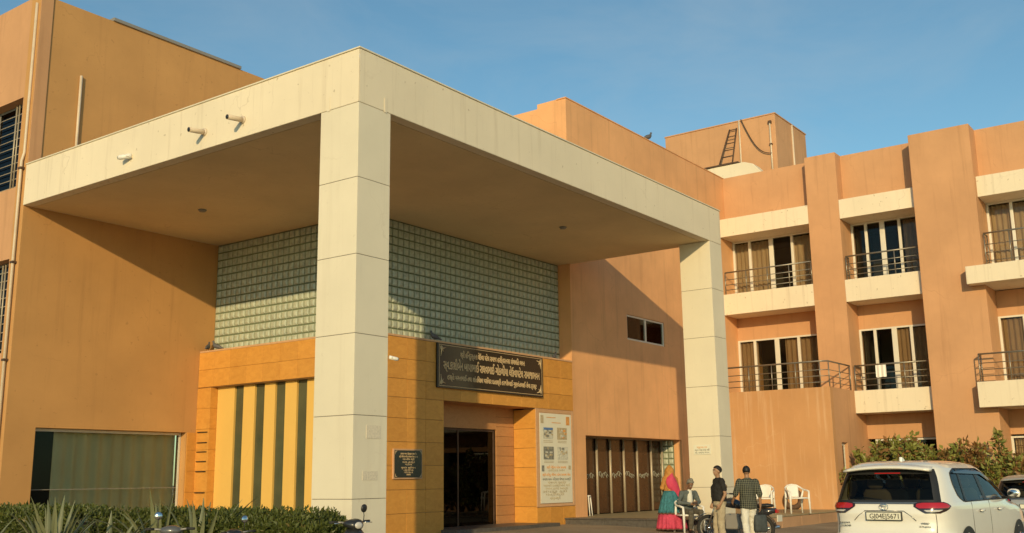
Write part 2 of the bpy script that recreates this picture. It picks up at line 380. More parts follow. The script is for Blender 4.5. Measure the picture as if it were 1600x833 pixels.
# ------------------------------------------------------------------ left wing
lw = thing('left_wing', 'tall orange building wing left of the canopy with barred windows', 'building', (0.02, LC, 0.4))
mb = MB()
X0 = 0.02
mb.box(X0, 0.72, LC, LC+0.4, 0.2, TOP); mb.box(0.72, 4.7, LC, LC+0.4, 2.97, TOP); mb.box(4.7, 40, LC, LC+0.4, 0.2, TOP)
mb.box(0.72, 4.7, LC, LC+0.4, 0.2, 0.75)
mb.build('side_wall', M['ochre'], lw)
mb = MB(); yy = LC+0.402
mb.box(X0, X0+0.4, yy, 11.02, 0.2, TOP); mb.box(X0, X0+0.4, 13.4, 30, 0.2, TOP)
for z0, z1 in ((0.2, 4.6), (6.75, 8.44), (10.63, TOP)): mb.box(X0, X0+0.4, 11.02, 13.4, z0, z1)
mb.build('front_wall', M['orange'], lw)
B(0.44, 39.9, LC+0.42, 29.9, TOP-0.6, TOP-0.3).build('roof', M['cream'], lw)
B(X0+0.005, X0+0.3, LC-0.03, LC-0.001, HT+0.05, TOP).build('corner_fillet', M['orange'], lw)
B(1.9, 5.9, LC-0.05, LC+0.42, TOP+0.002, TOP+0.09).build('coping', M['grey'], lw, 0.008)
for z0, z1 in ((4.6, 6.75), (8.44, 10.63)):
    w = MB(); w.box(X0+0.25, X0+0.29, 11.03, 13.39, z0+0.01, z0+0.06); w.box(X0+0.25, X0+0.29, 11.03, 13.39, z1-0.06, z1-0.01)
    for y in (11.03, 11.75, 12.5, 13.34): w.box(X0+0.25, X0+0.29, y, y+0.05, z0+0.062, z1-0.062)
    w = w.build('window', M['grey'], lw)
    B(X0+0.262, X0+0.276, 11.082, 13.338, z0+0.062, z1-0.062).build('pane', M['glass_dark'], w)
    k = 0; z = z0+0.12
    while z < z1-0.1:
        MB().tube([(X0+0.2, 11.03, z), (X0+0.2, 13.39, z)], 0.011, 6).build('bar', M['alu_dull'], w); z += 0.2
    for y in (11.5, 11.62, 12.6): MB().tube([(X0+0.185, y, z0+0.02), (X0+0.185, y, z1-0.02)], 0.02, 6).build('upright_bar', M['alu_dull'], w)
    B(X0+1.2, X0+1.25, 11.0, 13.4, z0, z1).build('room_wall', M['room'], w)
# drain pipe at the corner
dp = thing('drain_pipe', 'thin pale drain pipe running down the left wing corner', 'pipe', (0, 10.75, 0.4))
MB().tube([(-0.04, 10.74, 0.45), (-0.04, 10.74, 9.0), (-0.01, 10.70, 9.2), (-0.01, 10.70, 12.9)], 0.035, 8).build('pipe', M['pipe'], dp)
for z in (2.2, 4.4, 6.6, 8.8): B(-0.085, 0.02, 10.68, 10.80, z, z+0.05).build('clamp', M['iron'], dp)
tag(MB().tube([(1.15, LC-0.04, 8.9), (1.15, LC-0.04, 11.4)], 0.035, 8).build('vent_pipe', M['pipe']), 'short upright white pipe on the left wing wall above the canopy', 'pipe')
# shop window in the left wing, green curtain behind
wn_ = thing('shop_window', 'wide dark green glass window low in the left wing wall', 'window', (0.72, LC, 0.75))
fr = MB(); fr.box(0.73, 0.78, LC+0.2, LC+0.26, 0.76, 2.96); fr.box(4.64, 4.69, LC+0.2, LC+0.26, 0.76, 2.96)
fr.box(0.782, 4.638, LC+0.2, LC+0.26, 0.76, 0.82); fr.box(0.782, 4.638, LC+0.2, LC+0.26, 2.90, 2.96)
fr.build('frame', M['alu'], wn_)
B(0.784, 4.636, LC+0.222, LC+0.236, 0.822, 2.898).build('pane', M['glass_green'], wn_)
B(0.784, 4.636, LC+0.215, LC+0.245, 1.60, 1.615).build('glazing_bar', M['grey'], wn_)
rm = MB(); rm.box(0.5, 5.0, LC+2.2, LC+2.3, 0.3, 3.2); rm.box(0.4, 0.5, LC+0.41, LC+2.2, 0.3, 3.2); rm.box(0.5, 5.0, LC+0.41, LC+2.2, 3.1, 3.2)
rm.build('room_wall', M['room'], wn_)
def curtain_mesh(p0, p1, z0, z1, amp=0.05, wl_=0.22, ph=0.0):
    """pleated cloth between two plan points"""
    mb = MB(); p0 = Vector(p0); p1 = Vector(p1); d = p1-p0; L = d.length; nrm = Vector((-d.y, d.x)).normalized()
    n = max(6, int(L/wl_*8)); rows = 5; vs = []
    for r in range(rows+1):
        z = z1 + (z0-z1)*r/rows
        for i in range(n+1):
            t = i/n; s = t*L
            a = amp*(0.7+0.5*r/rows)*math.sin(2*math.pi*s/wl_ + ph + 0.5*math.sin(3.1*s))
            q = p0 + d*t + nrm*a
            vs.append((q.x, q.y, z))
    fs = [(r*(n+1)+i, r*(n+1)+i+1, (r+1)*(n+1)+i+1, (r+1)*(n+1)+i) for r in range(rows) for i in range(n)]
    return mb.add(vs, fs, True)
tag(curtain_mesh((1.4, LC+0.42), (4.66, LC+0.42), 0.5, 3.05, 0.032, 0.30).build('curtain', M['curtain_green']), 'pale green curtain hanging behind the wide low window', 'curtain')

# ------------------------------------------------------------------ entrance hall: stripe wall, portal, side wall
sw = thing('stripe_wall', 'yellow wall with tall dark green glass slits left of nearest column', 'wall', (5.0, 5.0, 0.4))
mb = B(5.02, 5.4, 4.99, 10.58, 4.10, 5.0)          # beam core
mb.build('beam_core', M['grout'], sw)
y = 10.585
while y > 5.0:
    y1 = max(y-0.62, 4.62)
    for z0, z1 in ((4.11, 4.55), (4.555, 5.0)): B(4.985, 5.018, y1+0.005, y, z0, z1).build('tile', M['stone'], sw, 0.003)
    B(4.985, 5.4, y1+0.005, y, 5.003, 5.05).build('cap_tile', M['stone_pale'], sw, 0.003)
    y = y1
z = 0.45                                                       # corner pillar between the shop window and the stripes
while z < 4.1:
    z1 = min(z+0.52, 4.10)
    B(4.985, 5.25, 10.06, LC-0.002, z, z1-0.005).build('pillar_tile', M['stone'], sw, 0.003)
    if z1 < 3.0 or z < 2.9: B(4.72, 4.982, LC-0.03, LC-0.002, z, min(z1, 2.97)-0.005).build('pillar_tile', M['stone'], sw, 0.003)
    z = z1
for z in (2.97, 2.71, 2.48, 2.24, 1.99, 1.47):
    mb = MB(); mb.box(4.955, 4.983, 10.12, 10.5, z-0.012, z+0.012); mb.build('vent_slot', M['black'], sw)
ys = [10.058, 9.39, 9.05, 8.62, 8.26, 7.87, 7.51, 7.1, 6.75, 6.33, 5.98, 5.56, 5.2, 4.62]
for i in range(0, len(ys)-1):
    if i % 2 == 0: B(5.2, 5.4, ys[i+1]+0.003, ys[i]-0.003, 0.4, 4.095).build('yellow_panel', M['yellow'], sw, 0.005)
    else: B(5.26, 5.38, ys[i+1], ys[i], 0.4, 4.095).build('glass_slit', M['slit'], sw)

def block_mesh():
    """one pillow-faced glass block, face towards -x, 0.2 pitch"""
    h = 0.088; i = 0.045
    v = [(0, -h, -h), (0, h, -h), (0, h, h), (0, -h, h), (-0.024, -h*0.9, -h*0.9), (-0.022, h*0.92, -h*0.92), (-0.022, h*0.92, h*0.92), (-0.024, -h*0.9, h*0.92),
         (-0.042, -i, -i), (-0.042, i, -i), (-0.042, i, i), (-0.042, -i, i)]
    f = [(0,1,5,4),(1,2,6,5),(2,3,7,6),(3,0,4,7),(4,5,9,8),(5,6,10,9),(6,7,11,10),(7,4,8,11),(8,9,10,11)]
    return v, f
bv, bf = block_mesh()
bmesh_ = MB().add(bv, bf).mesh('glass_block', M['glassblock'])
PZ = 2.86/14
def block_field(o, spots, rz):
    mb = MB(); c, s = math.cos(rz), math.sin(rz)
    for (x, y, z) in spots: mb.add([(x+a*c-b*s, y+a*s+b*c, z+d) for a, b, d in bv], bf)
    ob = mb.build('glass_block_field', M['glassblock'], o); ob['kind'] = 'stuff'
gl = thing('glass_block_wall', 'glass block wall above the yellow striped wall, left of nearest column', 'glass wall', (5.4, 7, 5.05))
B(5.43, 5.6, 5.05, LC-0.001, 5.05, HB-0.003).build('mortar_bed', M['blockjoint'], gl)
far = []
for k in range(27):
    for r in range(14):
        p = (5.432, 10.48-k*0.2, 5.06+PZ*(r+0.5))
        if k < 21: inst('glass_block', bmesh_, gl, p)
        elif p[1] > 5.1: far.append(p)
block_field(gl, far, 0)
gr = thing('glass_block_wall', 'glass block wall above the entrance sign, right of nearest column', 'glass wall', (9, 5.0, 5.05))
B(5.44, 13.5, 5.03, 5.2, 5.05, HB-0.003).build('mortar_bed', M['blockjoint'], gr)
far = []
for k in range(40):
    for r in range(14):
        p = (5.54+k*0.2, 5.032, 5.06+PZ*(r+0.5))
        if 3 <= k < 24: inst('glass_block', bmesh_, gr, p, math.pi/2)
        else: far.append(p)
block_field(gr, far, math.pi/2)
hr = struct(B(5.45, 13.5, 5.25, LC-0.01, HB+0.0, 8.6).build('hall_roof', M['cream']))

# portal: sandstone clad entrance front
po = thing('entrance_portal', 'sandstone tiled entrance front with a dark recessed doorway', 'entrance', (9.5, W1, 0.45))
D0, D1, DZ = 7.67, 11.55, 3.6
mb = MB(); mb.box(5.02, D0-0.03, W1+0.03, 5.02, 0.3, 5.0); mb.box(D1+0.03, 13.44, W1+0.03, 5.02, 0.3, 5.0); mb.box(D0-0.03, D1+0.03, W1+0.03, 5.02, DZ+0.03, 5.0)
mb.build('core', M['grout'], po)
rows = [0.33, 0.97, 1.5, 2.05, 2.58, 3.12, 3.6, 4.03, 4.5, 5.0]
def tiles(x0, x1, skip=None):
    for r in range(len(rows)-1):
        if skip and rows[r] >= skip[0] and rows[r+1] <= skip[1]: continue
        n = max(1, round((x1-x0)/0.62)); w = (x1-x0)/n
        for i in range(n): B(x0+i*w+0.004, x0+(i+1)*w-0.004, W1-0.004-random.random()*0.004, W1+0.028, rows[r]+0.004, rows[r+1]-0.004).build('tile', M['stone'], po, 0.003)
tiles(5.02, D0)
rows = [3.6, 4.03, 4.5, 5.0]; tiles(D0, D1); tiles(D1, 13.44)
rows = [0.33, 0.95]; tiles(D1, 13.44)
x = 5.02
while x < 13.4:
    B(x+0.004, min(x+0.8, 13.44)-0.004, W1-0.02, 5.03, 5.003, 5.05).build('cap_tile', M['stone_pale'], po, 0.003); x += 0.8
# pale border round the poster
for a in ((D1+0.005, 11.68, 0.96, 3.595), (13.33, 13.435, 0.96, 3.595), (11.683, 13.327, 3.50, 3.595), (11.683, 13.327, 0.96, 1.03)):
    B(a[0], a[1], W1-0.012, W1+0.028, a[2], a[3]).build('border_stone', M['stone_pale'], po, 0.004)
B(11.684, 13.326, W1+0.0, W1+0.028, 1.034, 3.498).build('poster_bed', M['stone_pale'], po)
# recess: jambs, inner wall, lintel soffit
z = 0.45
while z < 3.55:
    z1 = min(z+0.52, DZ+0.02)
    B(D1, D1+0.028, W1+0.004, 5.34, z+0.004, z1-0.004).build('jamb_tile', M['stone'], po, 0.003)
    B(D0-0.028, D0, W1+0.004, 5.34, z+0.004, z1-0.004).build('jamb_tile', M['stone'], po, 0.003)
    z = z1
z = 0.5
while z < 3.55:
    z1 = min(z+0.26, DZ+0.02)
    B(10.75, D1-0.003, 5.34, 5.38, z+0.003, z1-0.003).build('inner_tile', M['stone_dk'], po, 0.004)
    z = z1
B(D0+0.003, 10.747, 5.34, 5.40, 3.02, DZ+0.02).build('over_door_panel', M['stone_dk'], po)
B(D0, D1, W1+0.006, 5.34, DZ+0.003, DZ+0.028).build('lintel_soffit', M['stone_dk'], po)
# glass door
dr = MB(); dr.box(D0+0.003, D0+0.06, 5.40, 5.46, 0.5, 3.015); dr.box(10.69, 10.747, 5.40, 5.46, 0.5, 3.015); dr.box(D0+0.062, 10.688, 5.40, 5.46, 2.96, 3.015); dr.box(9.18, 9.22, 5.40, 5.46, 0.5, 2.958)
dr = dr.build('door_frame', M['iron'], po)
B(D0+0.065, 9.178, 5.42, 5.432, 0.5, 2.955).build('pane', M['glass_dark'], dr); B(9.222, 10.685, 5.42, 5.432, 0.5, 2.955).build('pane', M['glass_dark'], dr)
mb = MB(); mb.box(5.6, 5.65, 5.6, 9.9, 0.4, 4.9); mb.box(5.65, 13.4, 9.9, 10.0, 0.4, 4.9); mb.box(13.3, 13.4, 5.4, 9.9, 0.4, 4.9); mb.box(5.65, 13.3, 5.5, 9.9, 4.0, 4.1); mb.box(5.65, 13.3, 5.2, 9.9, 0.42, 0.5)
mb.build('lobby_wall', plain('lobby_paint', (0.30,0.24,0.17), 0.8), po)
st = struct(B(D0-0.1, 11.9, 4.1, 5.4, 0.3, 0.55).build('entrance_step', M['step']))
ds = thing('reception_desk', 'dim reception desk inside the dark glass doorway', 'desk', (10.4, 7.6, 0.5))
B(9.6, 11.4, 7.5, 8.0, 0.5, 1.35).build('counter', M['doorpanel'], ds, 0.01); B(9.5, 11.5, 7.4, 8.05, 1.352, 1.40).build('counter_top', M['stone_dk'], ds, 0.01)

# hall side wall with the folding doors
hw = thing('hall_wall', 'tall orange wall right of the portal holding the folding doors', 'building', (13.45, W1, 0.5))
mb = MB(); XE = 25.2
for a in ((13.45, 14.08, 0.3, TOP), (20.12, XE, 0.3, TOP), (14.08, 20.12, 2.93, 6.0), (14.08, 16.72, 6.0, 6.82), (19.22, 20.12, 6.0, 6.82), (14.08, 20.12, 6.82, TOP)):
    mb.box(a[0], a[1], W1, W1+0.3, a[2], a[3])
mb.build('wall', M['orange_boosted'], hw)
B(25.202, 27.5, W1, W1+0.3, 0.3, TOP).build('end_wall', M['orange_boosted'], hw)
B(13.45, 13.75, W1+0.301, 5.66, 5.06, TOP+0.03).build('return_wall', M['orange_boosted'], hw)
B(13.45, 13.75, 5.662, 12, 8.9, TOP-0.12).build('rear_parapet', M['orange_boosted'], hw)
B(13.42, XE, W1-0.02, W1+0.32, TOP+0.001, TOP+0.035).build('coping', M['orange_boosted'], hw)
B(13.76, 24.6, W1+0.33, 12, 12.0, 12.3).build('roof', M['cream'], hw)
# small sliding window
ww = MB(); ww.box(16.73, 16.78, W1+0.03, W1+0.09, 6.01, 6.81); ww.box(19.16, 19.21, W1+0.03, W1+0.09, 6.01, 6.81); ww.box(16.782, 19.158, W1+0.03, W1+0.09, 6.01, 6.06); ww.box(16.782, 19.158, W1+0.03, W1+0.09, 6.76, 6.81)
ww.box(17.93, 18.02, W1+0.03, W1+0.09, 6.062, 6.758)
ww = ww.build('window', M['alu'], hw)
B(16.785, 17.925, W1+0.05, W1+0.06, 6.064, 6.756).build('pane', M['glass'], ww); B(18.025, 19.155, W1+0.05, W1+0.06, 6.064, 6.756).build('pane', M['glass'], ww)
B(16.5, 19.4, W1+0.9, W1+0.95, 5.8, 7.0).build('room_wall', M['room'], ww)
B(18.3, 19.15, W1+0.2, W1+0.22, 6.07, 6.5).build('paper_sheet', M['paper'], ww)
# folding doors: brown leaves between steel posts, set back in the wall
fd = thing('folding_doors', 'row of dark brown folding doors with steel posts and frosted band', 'door', (17, 5.35, PLAT))
YD = 5.35
px_ = [14.1, 14.95, 15.79, 16.59, 17.42, 18.28, 19.22, 19.99]
for i in range(7):
    lf = B(px_[i]+0.03, px_[i+1]-0.035, YD, YD+0.04, PLAT+0.03, 2.9).build('door_leaf', M['doorpanel'], fd, 0.004)
    mb = MB(); xx = px_[i]+0.13
    while xx < px_[i+1]-0.12:
        zc = 1.78 + random.uniform(-0.05, 0.05); rr = random.uniform(0.05, 0.085)
        mb.tube([(xx+rr*math.cos(t)*(1-t/9), YD-0.006, zc+rr*1.3*math.sin(t)*(1-t/9)) for t in [q*0.55 for q in range(10)]], 0.012, 4)
        xx += 0.105
    mb.build('frosted_scroll', M['frost'], lf)
    MB().tube([(px_[i+1], YD-0.05, PLAT+0.014), (px_[i+1], YD-0.05, 2.9)], 0.04, 10).build('post', M['alu_dull'], fd)
B(14.085, 20.1, YD-0.1, YD+0.1, 2.903, 2.926).build('head_track', M['grey'], fd)
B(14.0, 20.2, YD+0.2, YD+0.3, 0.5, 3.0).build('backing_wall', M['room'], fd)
B(13.76, 20.11, W1+0.302, YD+0.2, 2.932, 3.0).build('recess_soffit', M['orange'], fd)
# glass block jamb at the right of the recess
gj = thing('glass_block_jamb', 'narrow strip of glass blocks right of the folding doors', 'glass wall', (20.12, 5.0, PLAT))
B(20.10, 20.3, W1+0.302, YD+0.2, PLAT+0.014, 2.925).build('block_bed', M['blockjoint'], gj)
B(20.04, 20.09, W1+0.302, YD-0.001, PLAT+0.014, PLAT+0.25).build('block_curb', M['plinth'], gj)
for i in range(3):
    for r in range(10): inst('glass_block', bmesh_, gj, (20.10, W1+0.302+0.11+i*0.205, PLAT+0.36+0.205*r))
# ------------------------------------------------------------------ right wing with balconies
rw = thing('right_wing', 'long orange three storey wing with cream balcony bands on the right', 'building', (24.6, -4, 0.5))
F = 24.6; WX = 25.2
PIL = [(-0.04, 1.10, 24.05), (-4.65, -2.68, 23.8)]
BAYS = [(1.102, 4.597), (-2.678, -0.042), (-11.0, -4.652)]
for y0, y1, xf in PIL: B(xf, 25.6, y0, y1, 0.3, TOP+0.02).build('pilaster', M['orange'], rw, 0.01)
for b, (y0, y1) in enumerate(BAYS):
    B(F, F+0.25, y0, y1, 11.352, TOP).build('parapet', M['orange'], rw)
    B(24.05, 25.6, y0, y1, 10.65, 11.35).build('lintel_band', M['cream'], rw, 0.012)
    B(25.22, 25.6, y0, y1, 6.78, 7.638).build('spandrel', M['orange'], rw)
    if b < 2: B(24.05, 25.6, y0, y1, 7.64, 8.43).build('balcony_band', M['cream'], rw, 0.012)
    if b == 1: B(24.05, 25.6, y0, y1, 3.76, 4.53).build('balcony_band', M['cream'], rw, 0.012)
    if b >= 1: B(25.22, 25.6, y0, y1, 2.92, 3.758).build('spandrel', M['orange'], rw); B(25.22, 25.6, y0, y1, 0.3, 1.2).build('base_wall', M['orange'], rw)
for z0, z1 in ((7.66, 8.24), (3.72, 4.52)):
    mb = B(23.3, 23.78, -11, -4.2, z0, z1); mb.build('projecting_balcony', M['cream'], rw, 0.012)
    B(23.782, 25.6, -11, -4.653, z0+0.003, z1-0.003).build('balcony_floor', M['cream'], rw)
B(24.86, 36, -11, 4.55, 12.2, 12.5).build('roof', M['cream'], rw)
B(27.4, 27.5, -11, 4.59, 0.3, 12.2).build('corridor_wall', M['room'], rw)
for z in (4.3, 8.2): B(25.62, 27.4, -11, 4.59, z, z+0.2).build('floor_slab', M['room'], rw)
B(25.62, 27.4, -11, 4.59, 10.66, 10.8).build('ceiling_slab', M['room'], rw)
for y in (1.15, -0.09, -2.62, -4.7): B(25.62, 27.4, y-0.02, y+0.02, 0.3, 10.6).build('room_partition', M['room'], rw)
# ground floor block in front of the first bay
lb = thing('ground_floor_block', 'low orange block with rain marks under the corner balcony', 'building', (21.6, 2, PLAT))
mb = MB(); mb.box(21.6, 21.85, -0.08, 4.59, 0.3, 4.53); mb.build('front_wall', M['orange_wet'], lb)
mb = MB(); mb.box(21.852, 22.35, -0.08, 0.2, 0.3, 4.53); mb.box(22.95, 24.03, -0.08, 0.2, 0.3, 4.53); mb.box(22.35, 22.95, -0.08, 0.2, 2.75, 4.53); mb.build('side_wall', M['orange'], lb)
B(21.853, 25.2, 0.202, 4.59, 4.30, 4.528).build('roof', M['orange'], lb)
d_ = MB(); d_.box(22.36, 22.42, 0.03, 0.1, 0.35, 2.74); d_.box(22.88, 22.94, 0.03, 0.1, 0.35, 2.74); d_.box(22.422, 22.878, 0.03, 0.1, 2.66, 2.74); d_ = d_.build('side_door', M['alu'], lb)
B(22.425, 22.875, 0.05, 0.09, 0.36, 2.655).build('door_leaf', M['doorpanel'], d_)
B(21.9, 24.0, 0.6, 0.7, 0.3, 4.29).build('store_wall', M['room'], lb)

def window_set(label, where, y0, y1, z0, z1, mull, pale=False, curt=(), x=WX, curtain_label=None, grille=False):
    """sliding window wall: frame, uprights, a pane in each light; curtains are a thing of their own"""
    t = thing('sliding_window', label, 'window', (x, (y0+y1)/2, z0), 'balcony windows of the right wing')
    fw = 0.06
    mb = MB(); mb.box(x-0.03, x+0.04, y0+0.002, y1-0.002, z1-fw, z1-0.002); mb.box(x-0.03, x+0.04, y0+0.002, y1-0.002, z0+0.002, z0+fw); mb.build('frame', M['alu'], t)
    ed = [y1-0.03] + list(mull) + [y0+0.03]
    for i, q in enumerate(ed):
        wd = 0.085 if (i == 2 and len(ed) > 4) else 0.048
        B(x-0.045, x+0.045, q-wd, q+wd if i else min(q+wd, y1-0.003), z0+fw+0.002, z1-fw-0.002).build('upright', M['alu'], t, 0.006)
    for i in range(len(ed)-1):
        wd = 0.09
        B(x+0.0, x+0.012, ed[i+1]+wd, ed[i]-wd, z0+fw, z1-fw).build('pane', M['glass'], t)
        if grille:
            for k in range(5): MB().tube([(x-0.06, ed[i+1]+wd+(k+0.5)*(ed[i]-ed[i+1]-2*wd)/5, z0+fw), (x-0.06, ed[i+1]+wd+(k+0.5)*(ed[i]-ed[i+1]-2*wd)/5, z1-fw)], 0.012, 5).build('bar', M['iron'], t)
            for k in range(7): MB().tube([(x-0.06, ed[i+1]+wd, z0+0.15+k*0.24), (x-0.06, ed[i]-wd, z0+0.15+k*0.24)], 0.01, 5).build('bar', M['iron'], t)
    if curt:
        c = thing('curtain', curtain_label, 'curtain', (x+0.25, (y0+y1)/2, z0))
        for k, (a, b) in enumerate(curt): curtain_mesh((x+0.13+0.03*k, a), (x+0.13+0.03*k, b), z0+0.02, z1-0.08, 0.04, 0.17+0.02*k, k).build('curtain_panel', M['curtain_pale' if pale else 'curtain'], c)
U = (8.43, 10.648); Lw = (4.53, 6.778)
window_set('top floor sliding window in the bay beside the canopy column', 'u1', 1.102, 4.597, *U, (3.9, 3.03, 2.2), True, ((4.58, 3.86), (3.94, 3.0), (2.3, 1.2)), curtain_label='tan curtains behind top floor window beside the canopy column')
window_set('middle floor sliding window above the low orange block', 'l1', 1.102, 4.597, *Lw, (3.92, 3.04, 2.2), False, ((4.58, 3.86), (2.8, 2.15), (2.25, 1.15)), curtain_label='brown curtains behind middle floor window above the low block')
window_set('top floor dark sliding window between the two pilasters', 'u2', -2.678, -0.042, *U, (-0.58, -1.16, -1.76), False, ((-1.85, -2.62),), curtain_label='brown curtain at right edge of top window between the pilasters')
window_set('middle floor dark sliding window between the two pilasters', 'l2', -2.678, -0.042, *Lw, (-0.6, -1.27, -1.85), False, ((-1.2, -1.85), (-1.8, -2.62)), curtain_label='brown curtains behind middle window between the two pilasters')
window_set('ground floor window between the pilasters, half hidden by shrubs', 'g2', -2.678, -0.3, 1.2, 2.9, (-0.95, -1.7), curt=())
window_set('top floor window at the right edge above the projecting balcony', 'u3', -7.0, -4.652, *U, (-5.43, -6.2), True, ((-4.68, -5.45), (-5.4, -6.9)), curtain_label='tan curtains behind top floor window at the right edge')
window_set('middle floor window at the right edge above the lower balcony', 'l3', -7.0, -4.652, *Lw, (-5.45, -6.2), False, ((-4.68, -5.45), (-5.4, -6.9)), curtain_label='dark brown curtains behind middle floor window at the right edge')
window_set('barred ground floor window at the right edge behind shrubs', 'g3', -7.0, -4.652, 1.2, 2.86, (-5.6,), True, ((-4.75, -6.9),), curtain_label='tan curtain behind the barred ground floor window', grille=True)
B(25.15, 25.6, -11, -7.002, 4.53, 10.65).build('end_wall', M['orange'], rw)

def railing(label, pts, z0, h, step=0.85):
    t = thing('balcony_railing', label, 'railing', (*pts[0], z0), 'steel balcony railings')
    MB().tube([(x, y, z0+h) for x, y in pts], 0.028, 8).build('top_rail', M['steel'], t)
    for k in range(3): MB().tube([(x, y, z0+h*(0.2+0.235*k)) for x, y in pts], 0.014, 6).build('rail', M['steel'], t)
    for i in range(len(pts)-1):
        a, b = Vector(pts[i]), Vector(pts[i+1]); L = (b-a).length; n = max(1, round(L/step))
        for k in range(n + (1 if i == len(pts)-2 else 0)):
            q = a + (b-a)*k/n
            MB().tube([(q.x, q.y, z0-0.002), (q.x, q.y, z0+h)], 0.02, 8).build('post', M['steel'], t)
    return t
railing('steel railing of the top floor balcony beside the canopy column', [(24.12, 4.5), (24.12, 1.15)], 8.43, 0.84)
railing('steel railing round the terrace on top of the low orange block', [(21.7, 4.4), (21.7, 0.25), (21.85, -0.0), (23.95, -0.0)], 4.53, 0.86)
railing('steel railing of the top floor balcony between the pilasters', [(24.5, -0.09), (24.12, -0.12), (24.12, -2.63)], 8.43, 0.84)
railing('steel railing of the middle floor balcony between the pilasters', [(24.9, -0.09), (24.12, -0.12), (24.12, -2.63)], 4.53, 0.86)
railing('steel railing of the top floor projecting balcony at the right edge', [(24.5, -4.72), (24.0, -4.72), (24.0, -7.0)], 8.24, 1.15)
railing('steel railing of the lower projecting balcony at the right edge', [(23.75, -4.3), (23.4, -4.3), (23.4, -7.0)], 4.52, 0.88)
mb = curtain_mesh((24.08, -0.85), (24.08, -1.2), 4.95, 5.36, 0.012, 0.15); tag(mb.build('towel', M['white']), 'white towel hung on the middle balcony railing between the pilasters', 'towel')

# ------------------------------------------------------------------ rooftop
rb = thing('rooftop_room', 'boxy orange stair head room standing on the roof', 'building', (30, 7, 12.3))
B(30, 33.7, 4.4, 9.8, 12.3, 17.32).build('wall', M['orange'], rb, 0.015)
B(29.97, 33.73, 4.37, 9.83, 17.322, 17.38).build('coping', M['orange'], rb, 0.01)
MB().tube([(29.95, 6.06, 17.35), (29.95, 6.06, 14.2)], 0.04, 8).build('rain_pipe', M['pipe'], rb)
MB().tube([(29.93, 4.62, 17.0), (29.93, 4.62, 14.2)], 0.038, 8).build('rain_pipe', M['pipe'], rb)
B(29.88, 29.99, 4.55, 4.69, 16.9, 17.02).build('pipe_head', M['iron'], rb); B(29.87, 29.99, 4.56, 4.68, 15.92, 15.97).build('pipe_clamp', M['iron'], rb)
MB().tube([(31.9, 4.36, 17.3), (31.9, 4.36, 12.4)], 0.05, 8).build('rain_pipe', M['pipe'], rb)
tag(MB().tube([(29.9, 5.94-1.34*t, 17.36-1.84*t-0.55*math.sin(math.pi*t)*0.9) for t in [k/14 for k in range(15)]], 0.022, 6).build('hose', M['iron']), 'brown hose sagging across the rooftop room wall', 'hose')
wt = thing('roof_tank', 'low white tank box on the roof in front of the rooftop room', 'tank', (29.2, 6, 12.3))
MB().prism([(4.75, 12.3), (4.75, 14.5), (5.1, 14.9), (5.5, 15.05), (7.0, 15.05), (7.9, 15.0), (7.9, 12.3)], 28.9, 29.7, 'yz').build('tank_body', M['cream'], wt, 0.03)
B(28.86, 28.898, 5.75, 7.0, 14.25, 14.33).build('shadow_strip', M['black'], wt)  # raised black strip drawn as the shadow of a gap
B(28.85, 29.75, 5.75, 8.3, 15.06, 15.12).build('plank', M['iron'], wt)
la = thing('ladder', 'rusty iron ladder leaning on the rooftop room wall', 'ladder', (29.5, 6.5, 15.12))
for p, q in (((29.3, 6.87, 15.12), (29.9, 6.50, 17.0)), ((29.3, 6.22, 15.12), (29.9, 6.17, 17.0))): MB().tube([p, q], 0.035, 6).build('stile', M['iron'], la)
for k in range(6):
    t = 0.08+k*0.18; MB().tube([(29.3+0.6*t, 6.87-0.37*t, 15.12+1.88*t), (29.3+0.6*t, 6.22-0.05*t, 15.12+1.88*t)], 0.022, 6).build('rung', M['iron'], la)

def pigeon(label, p, az, s=1.0):
    t = thing('pigeon', label, 'bird', (0, 0, 0), 'pigeons perched on ledges')
    m_ = plain('pigeon_feather', (0.10,0.10,0.11), 0.6, 0, 0.3, 20) if 'pigeon_feather' not in bpy.data.materials else bpy.data.materials['pigeon_feather']
    mb = MB()
    def ring(c, r, tilt): 
        ca, sa = math.cos(tilt), math.sin(tilt)
        return [(c[0]-sa*r*math.sin(2*math.pi*k/10), r*0.85*math.cos(2*math.pi*k/10), c[1]+ca*r*math.sin(2*math.pi*k/10)) for k in range(10)]
    mb.rings([ring((-0.20, 0.05), 0.012, 0.2), ring((-0.12, 0.075), 0.03, 0.3), ring((-0.05, 0.10), 0.058, 0.4), ring((0.03, 0.125), 0.066, 0.6), ring((0.075, 0.165), 0.045, 1.0), ring((0.09, 0.205), 0.026, 1.2), ring((0.098, 0.235), 0.03, 1.0), ring((0.11, 0.25), 0.022, 0.6), ring((0.125, 0.248), 0.008, 0.3)])
    o = mb.build('body', m_, t)
    MB().tube([(0.125, 0, 0.245), (0.15, 0, 0.238)], [0.008, 0.002], 6).build('beak', M['grey'], t)
    for s_ in (-1, 1): MB().tube([(0.0, 0.025*s_, 0.07), (0.01, 0.025*s_, 0.0), (0.04, 0.025*s_, 0.002)], 0.006, 5).build('leg', M['iron'], t)
    place(t, p, az); t.scale = (s, s, s); return t
pigeon('pigeon perched on the parapet of the tall hall wall', (18.75, 4.66, TOP+0.035), -0.5, 1.25)
pigeon('pigeon on the ledge under glass blocks, right one by left wing', (5.15, 10.12, 5.05), 2.0)
pigeon('pigeon on the ledge tucked against the left wing wall', (5.1, 10.42, 5.05), 0.6)
pigeon('pigeon on the ledge above the left end of the entrance sign', (7.5, 4.75, 5.05), 2.8)
pigeon('pigeon on the ledge right of the entrance sign', (12.85, 4.8, 5.05), 0.2, 0.9)

